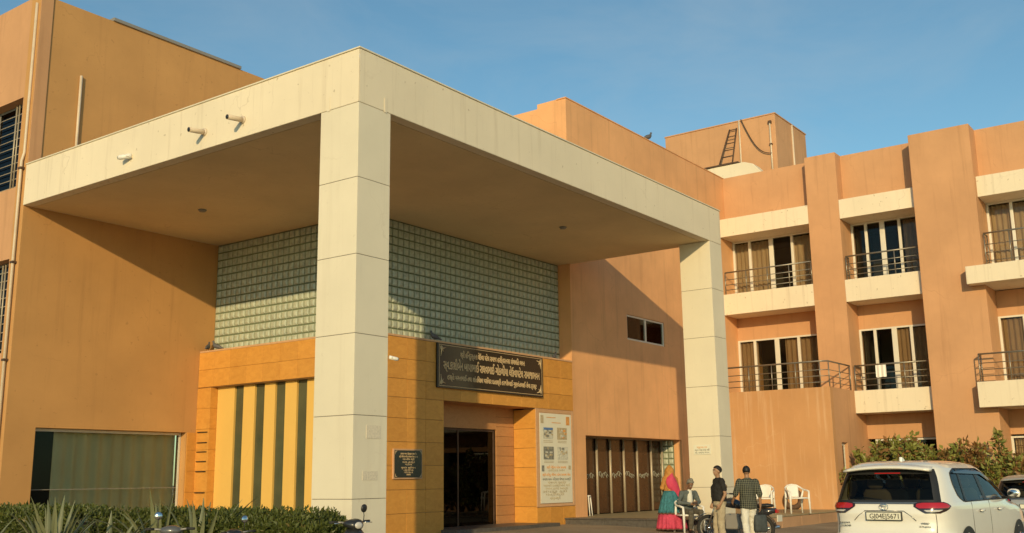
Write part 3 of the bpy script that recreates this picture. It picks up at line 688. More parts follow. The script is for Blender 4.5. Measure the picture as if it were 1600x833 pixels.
# ------------------------------------------------------------------ signs
def text_mesh(body, size, w=None, bold=0.0):
    """flat letters as a mesh in the xz plane, centred on x=0, baseline z=0, facing -y; squeezed to width w"""
    cu = bpy.data.curves.new('lettering', 'FONT'); cu.body = body; cu.size = size; cu.align_x = 'CENTER'; cu.extrude = 0.004; cu.offset = bold; cu.resolution_u = 3
    ob = bpy.data.objects.new('lettering_tmp', cu); COL.objects.link(ob)
    bpy.context.view_layer.update()
    me = bpy.data.meshes.new_from_object(ob.evaluated_get(bpy.context.evaluated_depsgraph_get()))
    bpy.data.objects.remove(ob); me.name = 'lettering'
    if len(me.vertices):
        xs = [v.co.x for v in me.vertices]; cx = (min(xs)+max(xs))/2; k = (w/(max(xs)-min(xs))) if w else 1
        for v in me.vertices: v.co = ((v.co.x-cx)*k, -v.co.z, v.co.y)
    return me
def lettering(parent, body, size, loc, mat, w=None, az=0.0, name='lettering', bold=0.0):
    me = text_mesh(body, size, w, bold); me.materials.clear(); me.materials.append(mat)
    o = bpy.data.objects.new(name, me); COL.objects.link(o); o.parent = parent
    g = ORG.get(parent, (0, 0, 0)); o.location = (loc[0]-g[0], loc[1]-g[1], loc[2]-g[2]); o.rotation_euler = (0, 0, az)
    return o
sg = thing('entrance_sign', 'black granite sign with three gold lines above the doorway', 'sign', (9.6, W1, 3.9))
B(7.36, 11.84, W1-0.075, W1-0.012, 3.9, 4.99).build('board', M['granite'], sg, 0.006)
ys_ = W1-0.078
mb = MB(); e = 0.012
for a in ((7.41, 11.79, 4.945, 4.945+e), (7.41, 11.79, 3.945, 3.945+e), (7.41, 7.41+e, 3.96, 4.94), (11.79-e, 11.79, 3.96, 4.94)): mb.box(a[0], a[1], ys_-0.002, ys_+0.002, a[2], a[3])
mb.build('border_line', M['gold'], sg)
lettering(sg, 'શ્રી હિન્દુસ્તાન લેઉવા પટેલ સમાજ હરિદ્વારનગર સંચાલિત ભવન', 0.19, (9.6, ys_, 4.70), M['gold'], 2.75, bold=0.004)
lettering(sg, 'સ્વ.કાશીબેન બાપાભાઈ રાઘવભાઈ ગોકળીયા લેઉવાપટેલ સમાજભવન', 0.30, (9.62, ys_, 4.37), M['gold'], 4.1, bold=0.004)
lettering(sg, 'હસ્તેઃ મગનભાઈ તથા શાંતિલાલ પરિવાર દાતાશ્રી હરજીભાઈ ગુણવંતભાઈ સેવા ટ્રસ્ટ', 0.17, (9.62, ys_, 4.12), M['gold'], 3.8, bold=0.004)
for sx, x in ((1, 7.46), (-1, 11.74)):
    for sz, z in ((1, 3.99), (-1, 4.91)):
        mb = MB(); mb.tube([(x, ys_, z), (x+sx*0.08, ys_, z+sz*0.05), (x+sx*0.2, ys_, z+sz*0.02)], [0.03, 0.02, 0.006], 5); mb.tube([(x, ys_, z), (x+sx*0.03, ys_, z+sz*0.1), (x+sx*0.01, ys_, z+sz*0.24)], [0.03, 0.022, 0.006], 5)
        mb.tube([(x+sx*0.02, ys_, z+sz*0.02), (x+sx*0.12, ys_, z+sz*0.13)], [0.025, 0.004], 5); mb.build('corner_flourish', M['gold'], sg)
pq = thing('dedication_plaque', 'small square black plaque with gold lines beside the nearest column', 'plaque', (6.35, W1, 1.76))
B(5.85, 6.84, W1-0.05, W1-0.01, 1.74, 2.42).build('frame', M['stone_pale'], pq, 0.004); B(5.885, 6.805, W1-0.062, W1-0.048, 1.775, 2.385).build('board', M['granite'], pq)
for k, (t_, w_, z_) in enumerate((('સમાજ ભવન ઉદ્ઘાટન સમારોહ', 0.55, 2.29), ('શ્રી લેઉવા પટેલ સમાજ સેવા ટ્રસ્ટ', 0.64, 2.225), ('માનનીય શ્રી', 0.40, 2.165), ('વરદ હસ્તે', 0.42, 2.10), ('પટેલ', 0.24, 2.045), ('મુખ્ય મહેમાન', 0.50, 1.975), ('તારીખ', 0.33, 1.92), ('સંવત', 0.30, 1.87), ('સમાજ', 0.14, 1.82))):
    lettering(pq, t_, 0.06, (6.345, W1-0.064, z_), M['gold'], w_)
for sx, x in ((1, 5.9), (-1, 6.79)):
    for sz, z in ((1, 1.79), (-1, 2.37)):
        MB().prism([(x, z), (x+sx*0.07, z), (x+sx*0.02, z+sz*0.02), (x, z+sz*0.08)], W1-0.066, W1-0.063).build('corner_flourish', M['gold'], pq)
# banner poster right of the doorway
bn = thing('banner', 'tall printed banner with four pictures right of the doorway', 'banner', (12.5, W1, 1.02))
B(11.72, 13.28, W1-0.02, W1-0.006, 1.05, 3.48).build('sheet', M['paper'], bn)
pk = plain('print_grey', (0.22,0.22,0.19), 0.6, 0, 0.6, 14); pb = plain('print_blue', (0.10,0.20,0.42), 0.6, 0, 0.3, 20); po2 = plain('print_orange', (0.66,0.30,0.08), 0.6, 0, 0.3, 14); pgn = plain('print_tan', (0.46,0.38,0.24), 0.6, 0, 0.4, 20); pgr = plain('print_pale', (0.58,0.57,0.48), 0.6, 0, 0.3, 16)
yb = W1-0.0215
def patch(a, mat, nm='printed_patch', d=0.0): return B(a[0], a[1], yb-0.002-d, yb, a[2], a[3]).build(nm, mat, bn)
for i, (x0, x1, z0, z1) in enumerate(((11.86, 12.36, 2.77, 3.10), (12.56, 13.05, 2.77, 3.10), (11.88, 12.38, 2.22, 2.57), (12.55, 13.08, 2.22, 2.57))):
    patch((x0, x1, z0, z1), (pgr, pgn, pk, pgr)[i], 'printed_picture')
    rr_ = random.Random(i+5)
    for k in range(16):                     # the print of a building or crest, broken into small dabs of ink
        u, v = rr_.uniform(0.03, 0.85), rr_.uniform(0.03, 0.85); dw, dh = rr_.uniform(0.04, 0.16), rr_.uniform(0.02, 0.07)
        xa = x0+u*(x1-x0); za = z0+v*(z1-z0)
        mt_ = rr_.choice(((pk, pgn, pgr), (po2, pgn, pgr), (pk, pgn, pgr), (pk, pgn, pgr))[i])
        patch((xa, min(xa+dw, x1-0.01), za, min(za+dh, z1-0.01)), mt_, d=0.0006*(k+1))
    if i == 0: patch((x0+0.04, x1-0.03, z1-0.075, z1-0.015), pb, d=0.012)
    for k in range(2): patch((x0+0.02, x1-0.02, z0-0.05-0.04*k, z0-0.035-0.04*k), pgn)
patch((11.76, 11.9, 3.2, 3.42), pgn); patch((13.02, 13.2, 3.18, 3.42), po2); patch((12.05, 12.5, 3.36, 3.38), po2); patch((12.3, 12.75, 3.22, 3.24), po2)
patch((11.78, 11.9, 1.9, 2.06), pk); patch((13.1, 13.22, 1.95, 2.06), pgn)
for k, (t_, w_, z_, mt_) in enumerate((('શ્રી લેઉવા પટેલ સમાજ', 0.95, 1.98, po2), ('હરિદ્વાર ભવન', 0.8, 1.90, pgn), ('શ્રી હિન્દુ લેઉવા પટેલ સમાજ સેવા', 1.38, 1.78, po2), ('સમાજ ભવન નિર્માણ યોજના દાતાશ્રી', 1.38, 1.66, pk), ('યોજનામાં સહયોગ', 0.9, 1.57, pgn), ('આપનાર દાતાશ્રીઓની યાદી', 1.3, 1.49, pgn), ('ભવન ફાળો આપવા', 1.1, 1.41, pgn), ('સંપર્ક કરો', 1.2, 1.33, pgn), ('મંત્રીશ્રી', 0.9, 1.25, pgn), ('પ્રમુખશ્રી', 0.5, 1.15, pgn))):
    lettering(bn, t_, 0.09, (12.5 if k < 7 else 12.4, yb-0.001, z_), mt_, w_)
nt_ = thing('notice_sheet', 'small white printed notice on the far right canopy column', 'notice', (13.28, 0.5, 2.28))
B(13.278, 13.288, 0.27, 0.76, 2.27, 2.52).build('sheet', M['paper'], nt_)
for k, w_ in enumerate((0.3, 0.42, 0.4)): lettering(nt_, ('સૂચના', 'વાહન પાર્ક કરવું નહીં', 'લી. સમાજ ભવન')[k], 0.06, (13.276, 0.515, 2.44-0.07*k), po2 if k == 0 else pk, w_, -math.pi/2)
# ------------------------------------------------------------------ planting in front of the left hall
from mathutils import noise as mnoise
def leaf_cloud(pts, size, mat, name, parent, asp=0.5):
    """one mesh of many small folded leaves at the given (point, outward) places"""
    mb = MB()
    for p, o in pts:
        d = (o*0.9 + Vector((random.gauss(0,0.6), random.gauss(0,0.6), random.gauss(0.15,0.6)))).normalized()
        s = d.cross(Vector((random.gauss(0,1), random.gauss(0,1), random.gauss(0,1)))).normalized(); u = d.cross(s)
        L = size*random.choice((0.6, 0.8, 1.0, 1.2, 1.6))*random.uniform(0.85, 1.15); w = L*asp
        a = p; b = p + d*L*0.5 + s*w*0.5 + u*w*0.15; c = p + d*L - u*L*0.12; e = p + d*L*0.5 - s*w*0.5 + u*w*0.15
        mb.add([a, b, c, e], [(0, 1, 2), (0, 2, 3)])
    me = bpy.data.meshes.new(name); org = ORG.get(parent, (0,0,0))
    me.from_pydata([(x-org[0], y-org[1], z-org[2]) for x, y, z in mb.v], [], mb.f); me.materials.append(mat)
    o = bpy.data.objects.new(name, me); COL.objects.link(o); o.parent = parent; return o
M['hedge'] = leafmat('hedge_leaf', (0.035,0.055,0.012), (0.12,0.14,0.025))
M['twig'] = plain('twig', (0.10,0.06,0.035), 0.9)
M['shrub'] = leafmat('shrub_leaf', (0.08,0.13,0.03), (0.34,0.34,0.08))
M['shrub_red'] = leafmat('shrub_leaf_reddish', (0.09,0.07,0.02), (0.34,0.17,0.06))
M['agave'] = leafmat('agave_leaf', (0.09,0.11,0.05), (0.22,0.23,0.12), 0.45, 0.12)
def hedge(label, x0, x1, y0, y1, zt, n, seed):
    random.seed(seed); zb = gz((y0+y1)/2)
    t = thing('hedge', label, 'hedge', ((x0+x1)/2, (y0+y1)/2, zb), 'clipped hedges left of the column')
    core = MB(); core.box(x0+0.16, x1-0.16, y0+0.16, y1-0.16, zb-0.05, zt-0.15); core.build('dark_core', plain('hedge_core', (0.02,0.025,0.008), 1.0) if 'hedge_core' not in bpy.data.materials else bpy.data.materials['hedge_core'], t)  # solid near-black box, stands in for the shade between the leaves
    pts = []
    for i in range(n):
        x = random.uniform(x0, x1); y = random.uniform(y0, y1); z = random.uniform(zb, zt)
        f = random.random()
        bump = 0.05*math.sin(x*5+seed)*math.sin(y*3.3)+0.04*math.sin(y*9.1+x*4)
        if f < 0.5: z = zt + bump + random.gauss(-0.02, 0.035); o = Vector((0, 0, 1))
        elif f < 0.85: x = x0 + bump + random.gauss(0.02, 0.04); o = Vector((-1, 0, 0.4))
        else: y = y0 + bump + random.gauss(0.02, 0.04); o = Vector((0, -1, 0.4))
        r = min(abs(x-x0), abs(x-x1)); 
        if r < 0.16 and z > zt-0.16: z -= (0.16-r)*0.6
        r = min(abs(y-y0), abs(y-y1))
        if r < 0.2 and z > zt-0.2: z -= (0.2-r)*0.6
        q_ = Vector((x, y, z))
        if mnoise.noise(q_*3.1) + 0.6*mnoise.noise(q_*8.0) < -0.22 and random.random() < 0.85: continue
        pts.append((q_, o))
    for k in range(int(n*0.012)):       # stray shoots above the clip line
        p = Vector((random.uniform(x0+.1, x1-.1), random.uniform(y0+.1, y1-.1), zt))
        h = random.uniform(0.05, 0.14)
        for q in range(5): pts.append((p + Vector((0, 0, h*q/4)), Vector((0, 0, 0.6))))
    leaf_cloud(pts, 0.055, M['hedge'], 'foliage', t)
    return t
hedge('long clipped green hedge in front of the yellow striped wall', -1.9, -0.95, -1.0, 3.4, 1.19, 42000, 3)
hedge('clipped green hedge under the wide window of the left wing', -2.2, -1.1, 3.6, 9.5, 1.22, 36000, 5)
random.seed(21)
def agave(label, loc, n, L, spread, seed, lean=(0,0)):
    random.seed(seed)
    t = thing('agave', label, 'plant', loc, 'spiky leaved plants by the hedge')
    for i in range(n):
        az = 2*math.pi*(i*0.381966) + random.uniform(-0.2, 0.2); el = random.uniform(0.25, 1.0)*spread
        l = L*random.uniform(0.7, 1.05); w = 0.055*random.uniform(0.8, 1.2)
        d = Vector((math.cos(az), math.sin(az), 0)); s = Vector((-math.sin(az), math.cos(az), 0))
        vs = []; K = 9
        for k in range(K+1):
            u = k/K; a = el*(0.7+0.5*u*u)
            p = Vector(loc) + d*(0.05+l*u*math.sin(a)) + Vector((lean[0]*u, lean[1]*u, l*u*math.cos(a)))
            wk = w*(0.55+1.6*u-2.15*u*u) if u > 0.0 else w*0.55
            wk = max(wk, 0.003); nn = d*math.cos(a) - Vector((0, 0, math.sin(a)))
            vs += [p - s*wk - nn*wk*0.35*-1, p + nn*0.0 - nn*wk*0.25, p + s*wk - nn*wk*0.35*-1]
        fs = []
        for k in range(K):
            for j in range(2): fs.append((k*3+j, k*3+j+1, (k+1)*3+j+1, (k+1)*3+j))
        MB().add(vs, fs, True).build('leaf', M['agave'], t)
    return t
agave('large clump of spiky grey green leaves at the left edge', (-3.55, 2.2, gz(2)), 26, 1.17, 0.55, 2)
agave('low spiky leaves at the far left bottom corner', (-4.3, 2.9, gz(2)), 16, 0.95, 0.8, 4)
agave('spiky leaves rising from the hedge in front of the vent slots', (-2.05, 1.95, gz(1)), 16, 1.3, 0.75, 6)
agave('leaning spiky leaves rising from the hedge before the striped wall', (-2.05, 1.05, gz(1)), 14, 1.32, 0.8, 9, (0.1, -0.25))
agave('sparse spiky leaves poking out of the hedge below the wide window', (-2.75, 2.2, gz(2)), 16, 1.0, 0.8, 12, (0.0, -0.2))

def shrub(label, loc, h, r, n, mats, seed, wisp=0):
    random.seed(seed)
    t = thing('shrub', label, 'shrub', loc, 'leafy shrubs in front of the right wing')
    base = Vector(loc); tw = MB(); pts = ([], [])
    nb = 15
    for b in range(nb):
        az = random.uniform(0, 2*math.pi); sp = random.uniform(0.15, 1.0)*r; hh = h*random.uniform(0.62, 1.0)*(1.0 if sp < r*0.6 else 0.9)
        if b < wisp: sp = 0.1*r; hh = h*1.25
        tip = base + Vector((math.cos(az)*sp, math.sin(az)*sp, hh)); mid = base*0.55 + tip*0.45 + Vector((random.gauss(0,.1), random.gauss(0,.1), hh*0.12))
        tw.tube([base, mid, tip], [0.03, 0.016, 0.005], 5)
        for k in range(n//nb):
            u = random.uniform(0.25, 1.0)**0.8
            c = (mid*(1-(u-.45)/.55) + tip*((u-.45)/.55)) if u > 0.45 else (base*(1-u/.45)+mid*(u/.45))
            o = Vector((random.gauss(0,1), random.gauss(0,1), random.gauss(0.2,1))).normalized()
            rr = r*0.30*(1.15-u*0.75)*random.random()**0.4
            pts[0 if random.random() < 0.72 else 1].append((c + o*rr, o))
    tw.build('branches', M['twig'], t)
    leaf_cloud(pts[0], 0.135, M[mats[0]], 'foliage', t, 0.55); leaf_cloud(pts[1], 0.135, M[mats[1]], 'foliage', t, 0.55)
    return t
sh = [(22.5, -0.8, 2.42, 0.95, 3300, 'leftmost leafy shrub by the side door of the low block'), (22.9, -1.55, 2.72, 0.95, 3300, 'leafy shrub second from the low block below the cream band'),
      (22.5, -2.25, 2.66, 0.95, 3300, 'leafy shrub in front of the ground floor window right half'), (22.9, -2.95, 2.58, 0.9, 3000, 'dense shrub at the left foot of the wide pilaster'),
      (22.6, -3.65, 2.5, 0.9, 3000, 'reddish leaved shrub in front of the wide pilaster'), (22.7, -4.35, 2.5, 0.9, 2800, 'leafy shrub at the right foot of the wide pilaster'),
      (22.5, -4.75, 2.15, 0.75, 2600, 'tall wispy shrub with a thin shoot under the lower balcony'), (22.8, -5.5, 2.25, 0.9, 2600, 'low shrub below the left edge of the barred window'), (22.6, -6.4, 2.2, 0.9, 2600, 'low shrub at the right edge below the barred window')]
for i, (x, y, h, r, n, lb_) in enumerate(sh): shrub(lb_, (x, y, gz(y)), h, r, n, ('shrub', 'shrub_red') if i not in (4, 7) else ('shrub_red', 'shrub'), 40+i, 2 if i == 6 else 0)

# ------------------------------------------------------------------ white plastic chairs
def make_chair(label, loc, az, group='white plastic chairs'):
    t = thing('plastic_chair', label, 'chair', (0, 0, 0), group)     # faces +x
    st = MB(); vs = []
    for i in range(7):
        for j in range(7):
            x = -0.22+0.46*i/6; y = -0.215+0.43*j/6
            vs.append((x, y, 0.43+0.025*(i/6)-0.02*math.sin(math.pi*i/6)*math.sin(math.pi*j/6)))
    f = [(i*7+j, i*7+j+1, (i+1)*7+j+1, (i+1)*7+j) for i in range(6) for j in range(6)]
    st.add(vs, f, True); o = st.build('seat', M['white'], t); sol = o.modifiers.new('s', 'SOLIDIFY'); sol.thickness = 0.022
    # backrest: curved panel with an arched top
    bk = MB(); vs = []; nI, nJ = 9, 8
    for i in range(nI):
        y = -0.15+0.30*i/(nI-1); top = 0.80-0.9*y*y
        for j in range(nJ):
            u = j/(nJ-1); z = 0.45+(top-0.45)*u
            vs.append((-0.23-0.10*u+0.8*y*y, y*(1+0.18*u), z))
    f = [(i*nJ+j, i*nJ+j+1, (i+1)*nJ+j+1, (i+1)*nJ+j) for i in range(nI-1) for j in range(nJ-1)]
    bk.add(vs, f, True); o = bk.build('backrest', M['white'], t); sol = o.modifiers.new('s', 'SOLIDIFY'); sol.thickness = 0.018
    hoop = MB(); hoop.tube([(0.24, -0.285, 0.62), (0.1, -0.285, 0.645), (-0.12, -0.275, 0.665), (-0.25, -0.235, 0.72), (-0.31, -0.14, 0.785), (-0.335, 0, 0.81), (-0.31, 0.14, 0.785), (-0.25, 0.235, 0.72), (-0.12, 0.275, 0.665), (0.1, 0.285, 0.645), (0.24, 0.285, 0.62)], 0.026, 8); hoop.build('arm_hoop', M['white'], t)
    for s in (-1, 1):
        MB().tube([(0.245, 0.285*s, 0.635), (0.25, 0.275*s, 0.45), (0.275, 0.285*s, 0.0)], [0.026, 0.034, 0.024], 8).build('leg', M['white'], t)
        MB().tube([(-0.14, 0.27*s, 0.66), (-0.23, 0.235*s, 0.44), (-0.29, 0.26*s, 0.0)], [0.024, 0.034, 0.024], 8).build('leg', M['white'], t)
        MB().tube([(0.25, 0.25*s, 0.435), (-0.22, 0.235*s, 0.42)], 0.02, 6).build('seat_rail', M['white'], t)
    MB().tube([(0.25, -0.27, 0.43), (0.25, 0.27, 0.43)], 0.022, 6).build('seat_rail', M['white'], t)
    return place(t, loc, az)
TOCAM = math.atan2(-0.578, -0.79)
make_chair('white plastic chair alone against the orange block, car side', (17.85, -0.17, PLAT+0.012), TOCAM+0.1)
make_chair('white plastic chair half hidden behind the man in checked shirt', (17.35, 0.62, PLAT+0.012), TOCAM-0.45)
SEAT = (12.15, 0.42)
make_chair('white plastic chair the man in grey jacket sits on', (SEAT[0], SEAT[1], gz(SEAT[1])), TOCAM+0.35)
t = thing('plastic_stool', 'small white plastic stool at left end of the folding doors', 'stool', (0, 0, 0))
MB().rings([[(a*math.cos(k*math.pi/4+math.pi/8), a*math.sin(k*math.pi/4+math.pi/8), z) for k in range(8)] for a, z in ((0.21, 0.55), (0.215, 0.565), (0.2, 0.585))]).build('seat', M['white'], t)
for sx in (-1, 1):
    for sy in (-1, 1): MB().tube([(0.14*sx, 0.14*sy, 0.56), (0.2*sx, 0.2*sy, 0.0)], [0.03, 0.022], 6).build('leg', M['white'], t)
place(t, (14.42, 4.86, PLAT+0.012), 0.3); t.scale = (0.72, 0.72, 1.0)
# old tyre leaning on the block wall
t = thing('old_tyre', 'old brown tyre leaning against the orange block behind a chair', 'tyre', (0, 0, 0))
def torus(mb, R, r, c=(0,0,0), n=28, m_=10, a0=0, a1=2*math.pi, sq=1.0):
    rings = [[(c[0]+r*sq*math.sin(2*math.pi*j/m_), c[1]+(R+r*math.cos(2*math.pi*j/m_))*math.cos(a0+(a1-a0)*i/n), c[2]+(R+r*math.cos(2*math.pi*j/m_))*math.sin(a0+(a1-a0)*i/n)) for j in range(m_)] for i in range(n+1)]
    return mb.rings(rings, cap=False)
torus(MB(), 0.27, 0.075).build('casing', plain('old_rubber', (0.12,0.07,0.04), 0.9, 0, 0.3, 10), t); torus(MB(), 0.2, 0.018).build('rim_bead', M['iron'], t)
place(t, (21.45, 1.35, PLAT+0.33), 0.0); t.rotation_euler = (0, 0.22, 0)

# ------------------------------------------------------------------ people
SKIN = plain('skin_brown', (0.33,0.18,0.10), 0.55); SKIN2 = plain('skin_dark', (0.22,0.115,0.065), 0.55); HAIR = plain('hair_black', (0.012,0.010,0.009), 0.6); LIP = plain('lip', (0.22,0.08,0.06), 0.5); EYE = plain('eye', (0.7,0.68,0.62), 0.3)
def remesh(o, vox=0.012, sm=4):
    r = o.modifiers.new('r', 'REMESH'); r.mode = 'VOXEL'; r.voxel_size = vox; r.use_smooth_shade = True
    s = o.modifiers.new('s', 'SMOOTH'); s.iterations = sm; s.factor = 0.5
    if o.name.split('.')[0] != 'body':          # creases in the cloth
        tx = bpy.data.textures.get('cloth_folds') or bpy.data.textures.new('cloth_folds', 'CLOUDS'); tx.noise_scale = 0.085; tx.noise_depth = 2
        d = o.modifiers.new('d', 'DISPLACE'); d.texture = tx; d.strength = 0.035; d.mid_level = 0.5; d.texture_coords = 'LOCAL'
def limb(mb, pts, rs, n=10):
    mb.tube(pts, rs, n)
    for p, r in zip(pts, rs): mb.ell(p, r*0.98, r*0.98, r*0.98, 10, 6)
def torso(mb, secs, n=18):
    """secs: (centre, half depth along fwd, half width along left); fwd=+x"""
    mb.rings([[Vector(c)+Vector((a*math.cos(2*math.pi*k/n), b*math.sin(2*math.pi*k/n), 0)) for k in range(n)] for c, a, b in secs])
def hand(mb, wrist, d, palm_n, grip=0.5):
    """palm, four fingers of unequal length and a thumb off the side of the palm; fingers curl towards palm_n"""
    d = Vector(d).normalized(); pn = Vector(palm_n); pn = (pn - d*pn.dot(d)).normalized(); s = d.cross(pn)
    w = Vector(wrist); 
    mb.rings([[w + d*t + s*(a*math.cos(2*math.pi*k/10)) + pn*(b*math.sin(2*math.pi*k/10)) for k in range(10)] for t, a, b in ((-0.02, 0.026, 0.02), (0.02, 0.034, 0.018), (0.06, 0.042, 0.017), (0.085, 0.042, 0.014))])
    for i, L in enumerate((0.066, 0.078, 0.072, 0.055)):
        b0 = w + d*0.08 + s*(-0.032+0.0215*i)
        a1 = grip*0.9; a2 = grip*1.8
        p1 = b0 + (d*math.cos(a1)+pn*math.sin(a1))*L*0.5; p2 = p1 + (d*math.cos(a2)+pn*math.sin(a2))*L*0.5
        mb.tube([b0-d*0.02, b0, p1, p2], [0.0095, 0.0095, 0.0088, 0.0075], 6)
    t0 = w + d*0.02 - s*0.03; t1 = t0 - s*0.028 + d*0.03 + pn*0.012; t2 = t1 + d*0.034 + pn*0.014
    mb.tube([t0, t1, t2], [0.0125, 0.011, 0.0085], 6)
def head_mesh(mb, c, yaw=0.0, pitch=0.0, k=1.0):
    """skull with jaw, nose, brow and ears; looks along +x turned by yaw / pitch"""
    Rm = Matrix.Rotation(yaw, 3, 'Z') @ Matrix.Rotation(pitch, 3, 'Y'); c = Vector(c)
    def E(p, a, b, d): mb.ell(c + Rm @ (Vector(p)*k), a*k, b*k, d*k, 14, 10, Rm)
    E((-0.008, 0, 0.03), 0.098, 0.077, 0.095); E((0.028, 0, -0.035), 0.062, 0.058, 0.075); E((0.05, 0, -0.085), 0.03, 0.032, 0.028)
    E((0.098, 0, -0.02), 0.018, 0.013, 0.024); E((0.094, 0, -0.005), 0.01, 0.009, 0.028); E((0.078, 0, 0.035), 0.014, 0.05, 0.012); E((0.078, 0, -0.055), 0.014, 0.024, 0.01)
    for s in (-1, 1): E((-0.005, 0.078*s, -0.012), 0.022, 0.009, 0.032)
    return Rm
def face_bits(t, c, Rm, k=1.0):
    c = Vector(c)
    for s in (-1, 1):
        MB().ell(c + Rm @ (Vector((0.082, 0.031*s, 0.012))*k), 0.011*k, 0.014*k, 0.008*k, 8, 6).build('eye', EYE, t)
        MB().ell(c + Rm @ (Vector((0.0925, 0.031*s, 0.012))*k), 0.004*k, 0.006*k, 0.006*k, 8, 6).build('pupil', HAIR, t)
        MB().tube([c + Rm @ (Vector((0.087, 0.014*s, 0.038))*k), c + Rm @ (Vector((0.087, 0.034*s, 0.043))*k), c + Rm @ (Vector((0.075, 0.052*s, 0.036))*k)], 0.005*k, 5).build('eyebrow', HAIR, t)
    MB().ell(c + Rm @ (Vector((0.09, 0, -0.056))*k), 0.007*k, 0.022*k, 0.007*k, 8, 6).build('lips', LIP, t)
def hair_cap(t, c, Rm, k=1.0, name='hair', mat=None, low=-0.02, cut=0.06):
    """shell over the back and crown of the skull, left open at the face"""
    mb = MB(); c = Vector(c); rings = []; n = 20
    for i in range(9):
        th = math.pi*0.5*i/8*1.35; ring = []
        for j in range(n):
            a = 2*math.pi*j/n
            front = math.cos(a)
            lim = th if front < 0.1 else min(th, 1.0+0.35*(1-front))
            q = Vector((0.108*math.sin(lim)*math.cos(a)-0.012, 0.087*math.sin(lim)*math.sin(a), 0.034+0.103*math.cos(lim)))
            q += Vector((random.gauss(0, .002), random.gauss(0, .002), random.gauss(0, .002)))
            ring.append(c + Rm @ (q*k))
        rings.append(ring)
    mb.rings(rings, True); return mb.build(name, mat or HAIR, t)
def shoe(t, ankle, d, mat, nm='shoe'):
    a = Vector(ankle); d = Vector(d).normalized(); s = Vector((-d.y, d.x, 0)); g = a.z
    mb = MB(); mb.rings([[a + d*x + s*(w*math.cos(2*math.pi*k/10)) + Vector((0, 0, zc-a.z+h*math.sin(2*math.pi*k/10))) for k in range(10)] for x, w, zc, h in ((-0.09, 0.02, 0.04, 0.03), (-0.06, 0.038, 0.045, 0.045), (0.0, 0.042, 0.05, 0.05), (0.08, 0.048, 0.038, 0.036), (0.15, 0.045, 0.03, 0.028), (0.19, 0.02, 0.025, 0.018))]); return mb.build(nm, mat, t)
def body_standing(t, H, armL, armR, legL, legR, skin, headyaw=0, headpitch=0, bulk=1.0, gripL=0.5, gripR=0.5, face=True):
    """continuous body; arm/leg: joint positions in units of H; returns scaled joints"""
    mb = MB(); S = H
    def P(p): return Vector(p)*S
    torso(mb, [((0,0,0.50*S), 0.055*S*bulk, 0.085*S*bulk), ((0,0,0.55*S), 0.062*S*bulk, 0.09*S*bulk), ((0.005*S,0,0.62*S), 0.058*S*bulk, 0.08*S*bulk), ((0.005*S,0,0.72*S), 0.062*S*bulk, 0.092*S*bulk), ((0,0,0.79*S), 0.052*S, 0.1*S), ((0,0,0.825*S), 0.035*S, 0.07*S)])
    limb(mb, [P((0,0,0.80)), P((0.006,0,0.855)), P((0.012,0,0.89))], [0.034*S, 0.03*S, 0.03*S])
    Rm = head_mesh(mb, P((0.012, 0, 0.925)), headyaw, headpitch, S/1.75)
    for a in (armL, armR): limb(mb, [P(p) for p in a], [0.03*S, 0.024*S, 0.0165*S])
    for l in (legL, legR): limb(mb, [P(p) for p in l], [0.052*S, 0.035*S, 0.024*S])
    for a, g, s in ((armL, gripL, 1), (armR, gripR, -1)): hand(mb, P(a[2]), P(a[2])-P(a[1]), (0.4, -s*1.0, 0), g)
    o = mb.build('body', skin, t); remesh(o, 0.010, 3)
    if face: face_bits(t, P((0.012, 0, 0.925)), Rm, S/1.75)
    return P, Rm
def shirt_mesh(t, S, arms, sleeve, hem, mat, bulk=1.0, name='shirt'):
    mb = MB(); e = 0.012
    torso(mb, [((0,0,hem*S), 0.068*S*bulk+e, 0.096*S*bulk+e), ((0.004*S,0,0.55*S), 0.068*S*bulk+e, 0.094*S*bulk+e), ((0.008*S,0,0.62*S), 0.066*S*bulk+e, 0.088*S*bulk+e), ((0.008*S,0,0.72*S), 0.066*S*bulk+e, 0.098*S*bulk+e), ((0,0,0.79*S), 0.054*S+e, 0.105*S+e), ((0,0,0.832*S), 0.034*S+e, 0.062*S+e), ((0.004,0,0.85*S), 0.026*S+e, 0.03*S+e)])
    for a in arms:
        p = [Vector(q)*S for q in a]; 
        if sleeve <= 1: e1 = p[0]+(p[1]-p[0])*sleeve; pts = [p[0], (p[0]+e1)/2, e1]; rs = [0.036*S+e, 0.034*S+e, 0.032*S+e]
        else: e1 = p[1]+(p[2]-p[1])*(sleeve-1); pts = [p[0], p[1], e1]; rs = [0.036*S+e, 0.029*S+e, 0.021*S+e]
        limb(mb, pts, rs)
    o = mb.build(name, mat, t); remesh(o, 0.013, 4); return o
def trousers(t, S, legs, mat, bulk=1.0, r=(0.062, 0.047, 0.04)):
    mb = MB(); torso(mb, [((0,0,0.475*S), 0.05*S, 0.075*S), ((0,0,0.50*S), 0.066*S*bulk, 0.094*S*bulk), ((0,0,0.55*S), 0.068*S*bulk, 0.095*S*bulk), ((0,0,0.585*S), 0.064*S*bulk, 0.088*S*bulk)])
    for l in legs:
        p = [Vector(q)*S for q in l]; p[2] = p[2] + Vector((0, 0, -0.005)); limb(mb, [p[0], (p[0]+p[1])/2, p[1], (p[1]+p[2])/2, p[2]], [r[0]*S, (r[0]+r[1])/2*S, r[1]*S, (r[1]+r[2])/2*S, r[2]*S])
    o = mb.build('trousers', mat, t); remesh(o, 0.013, 4); return o
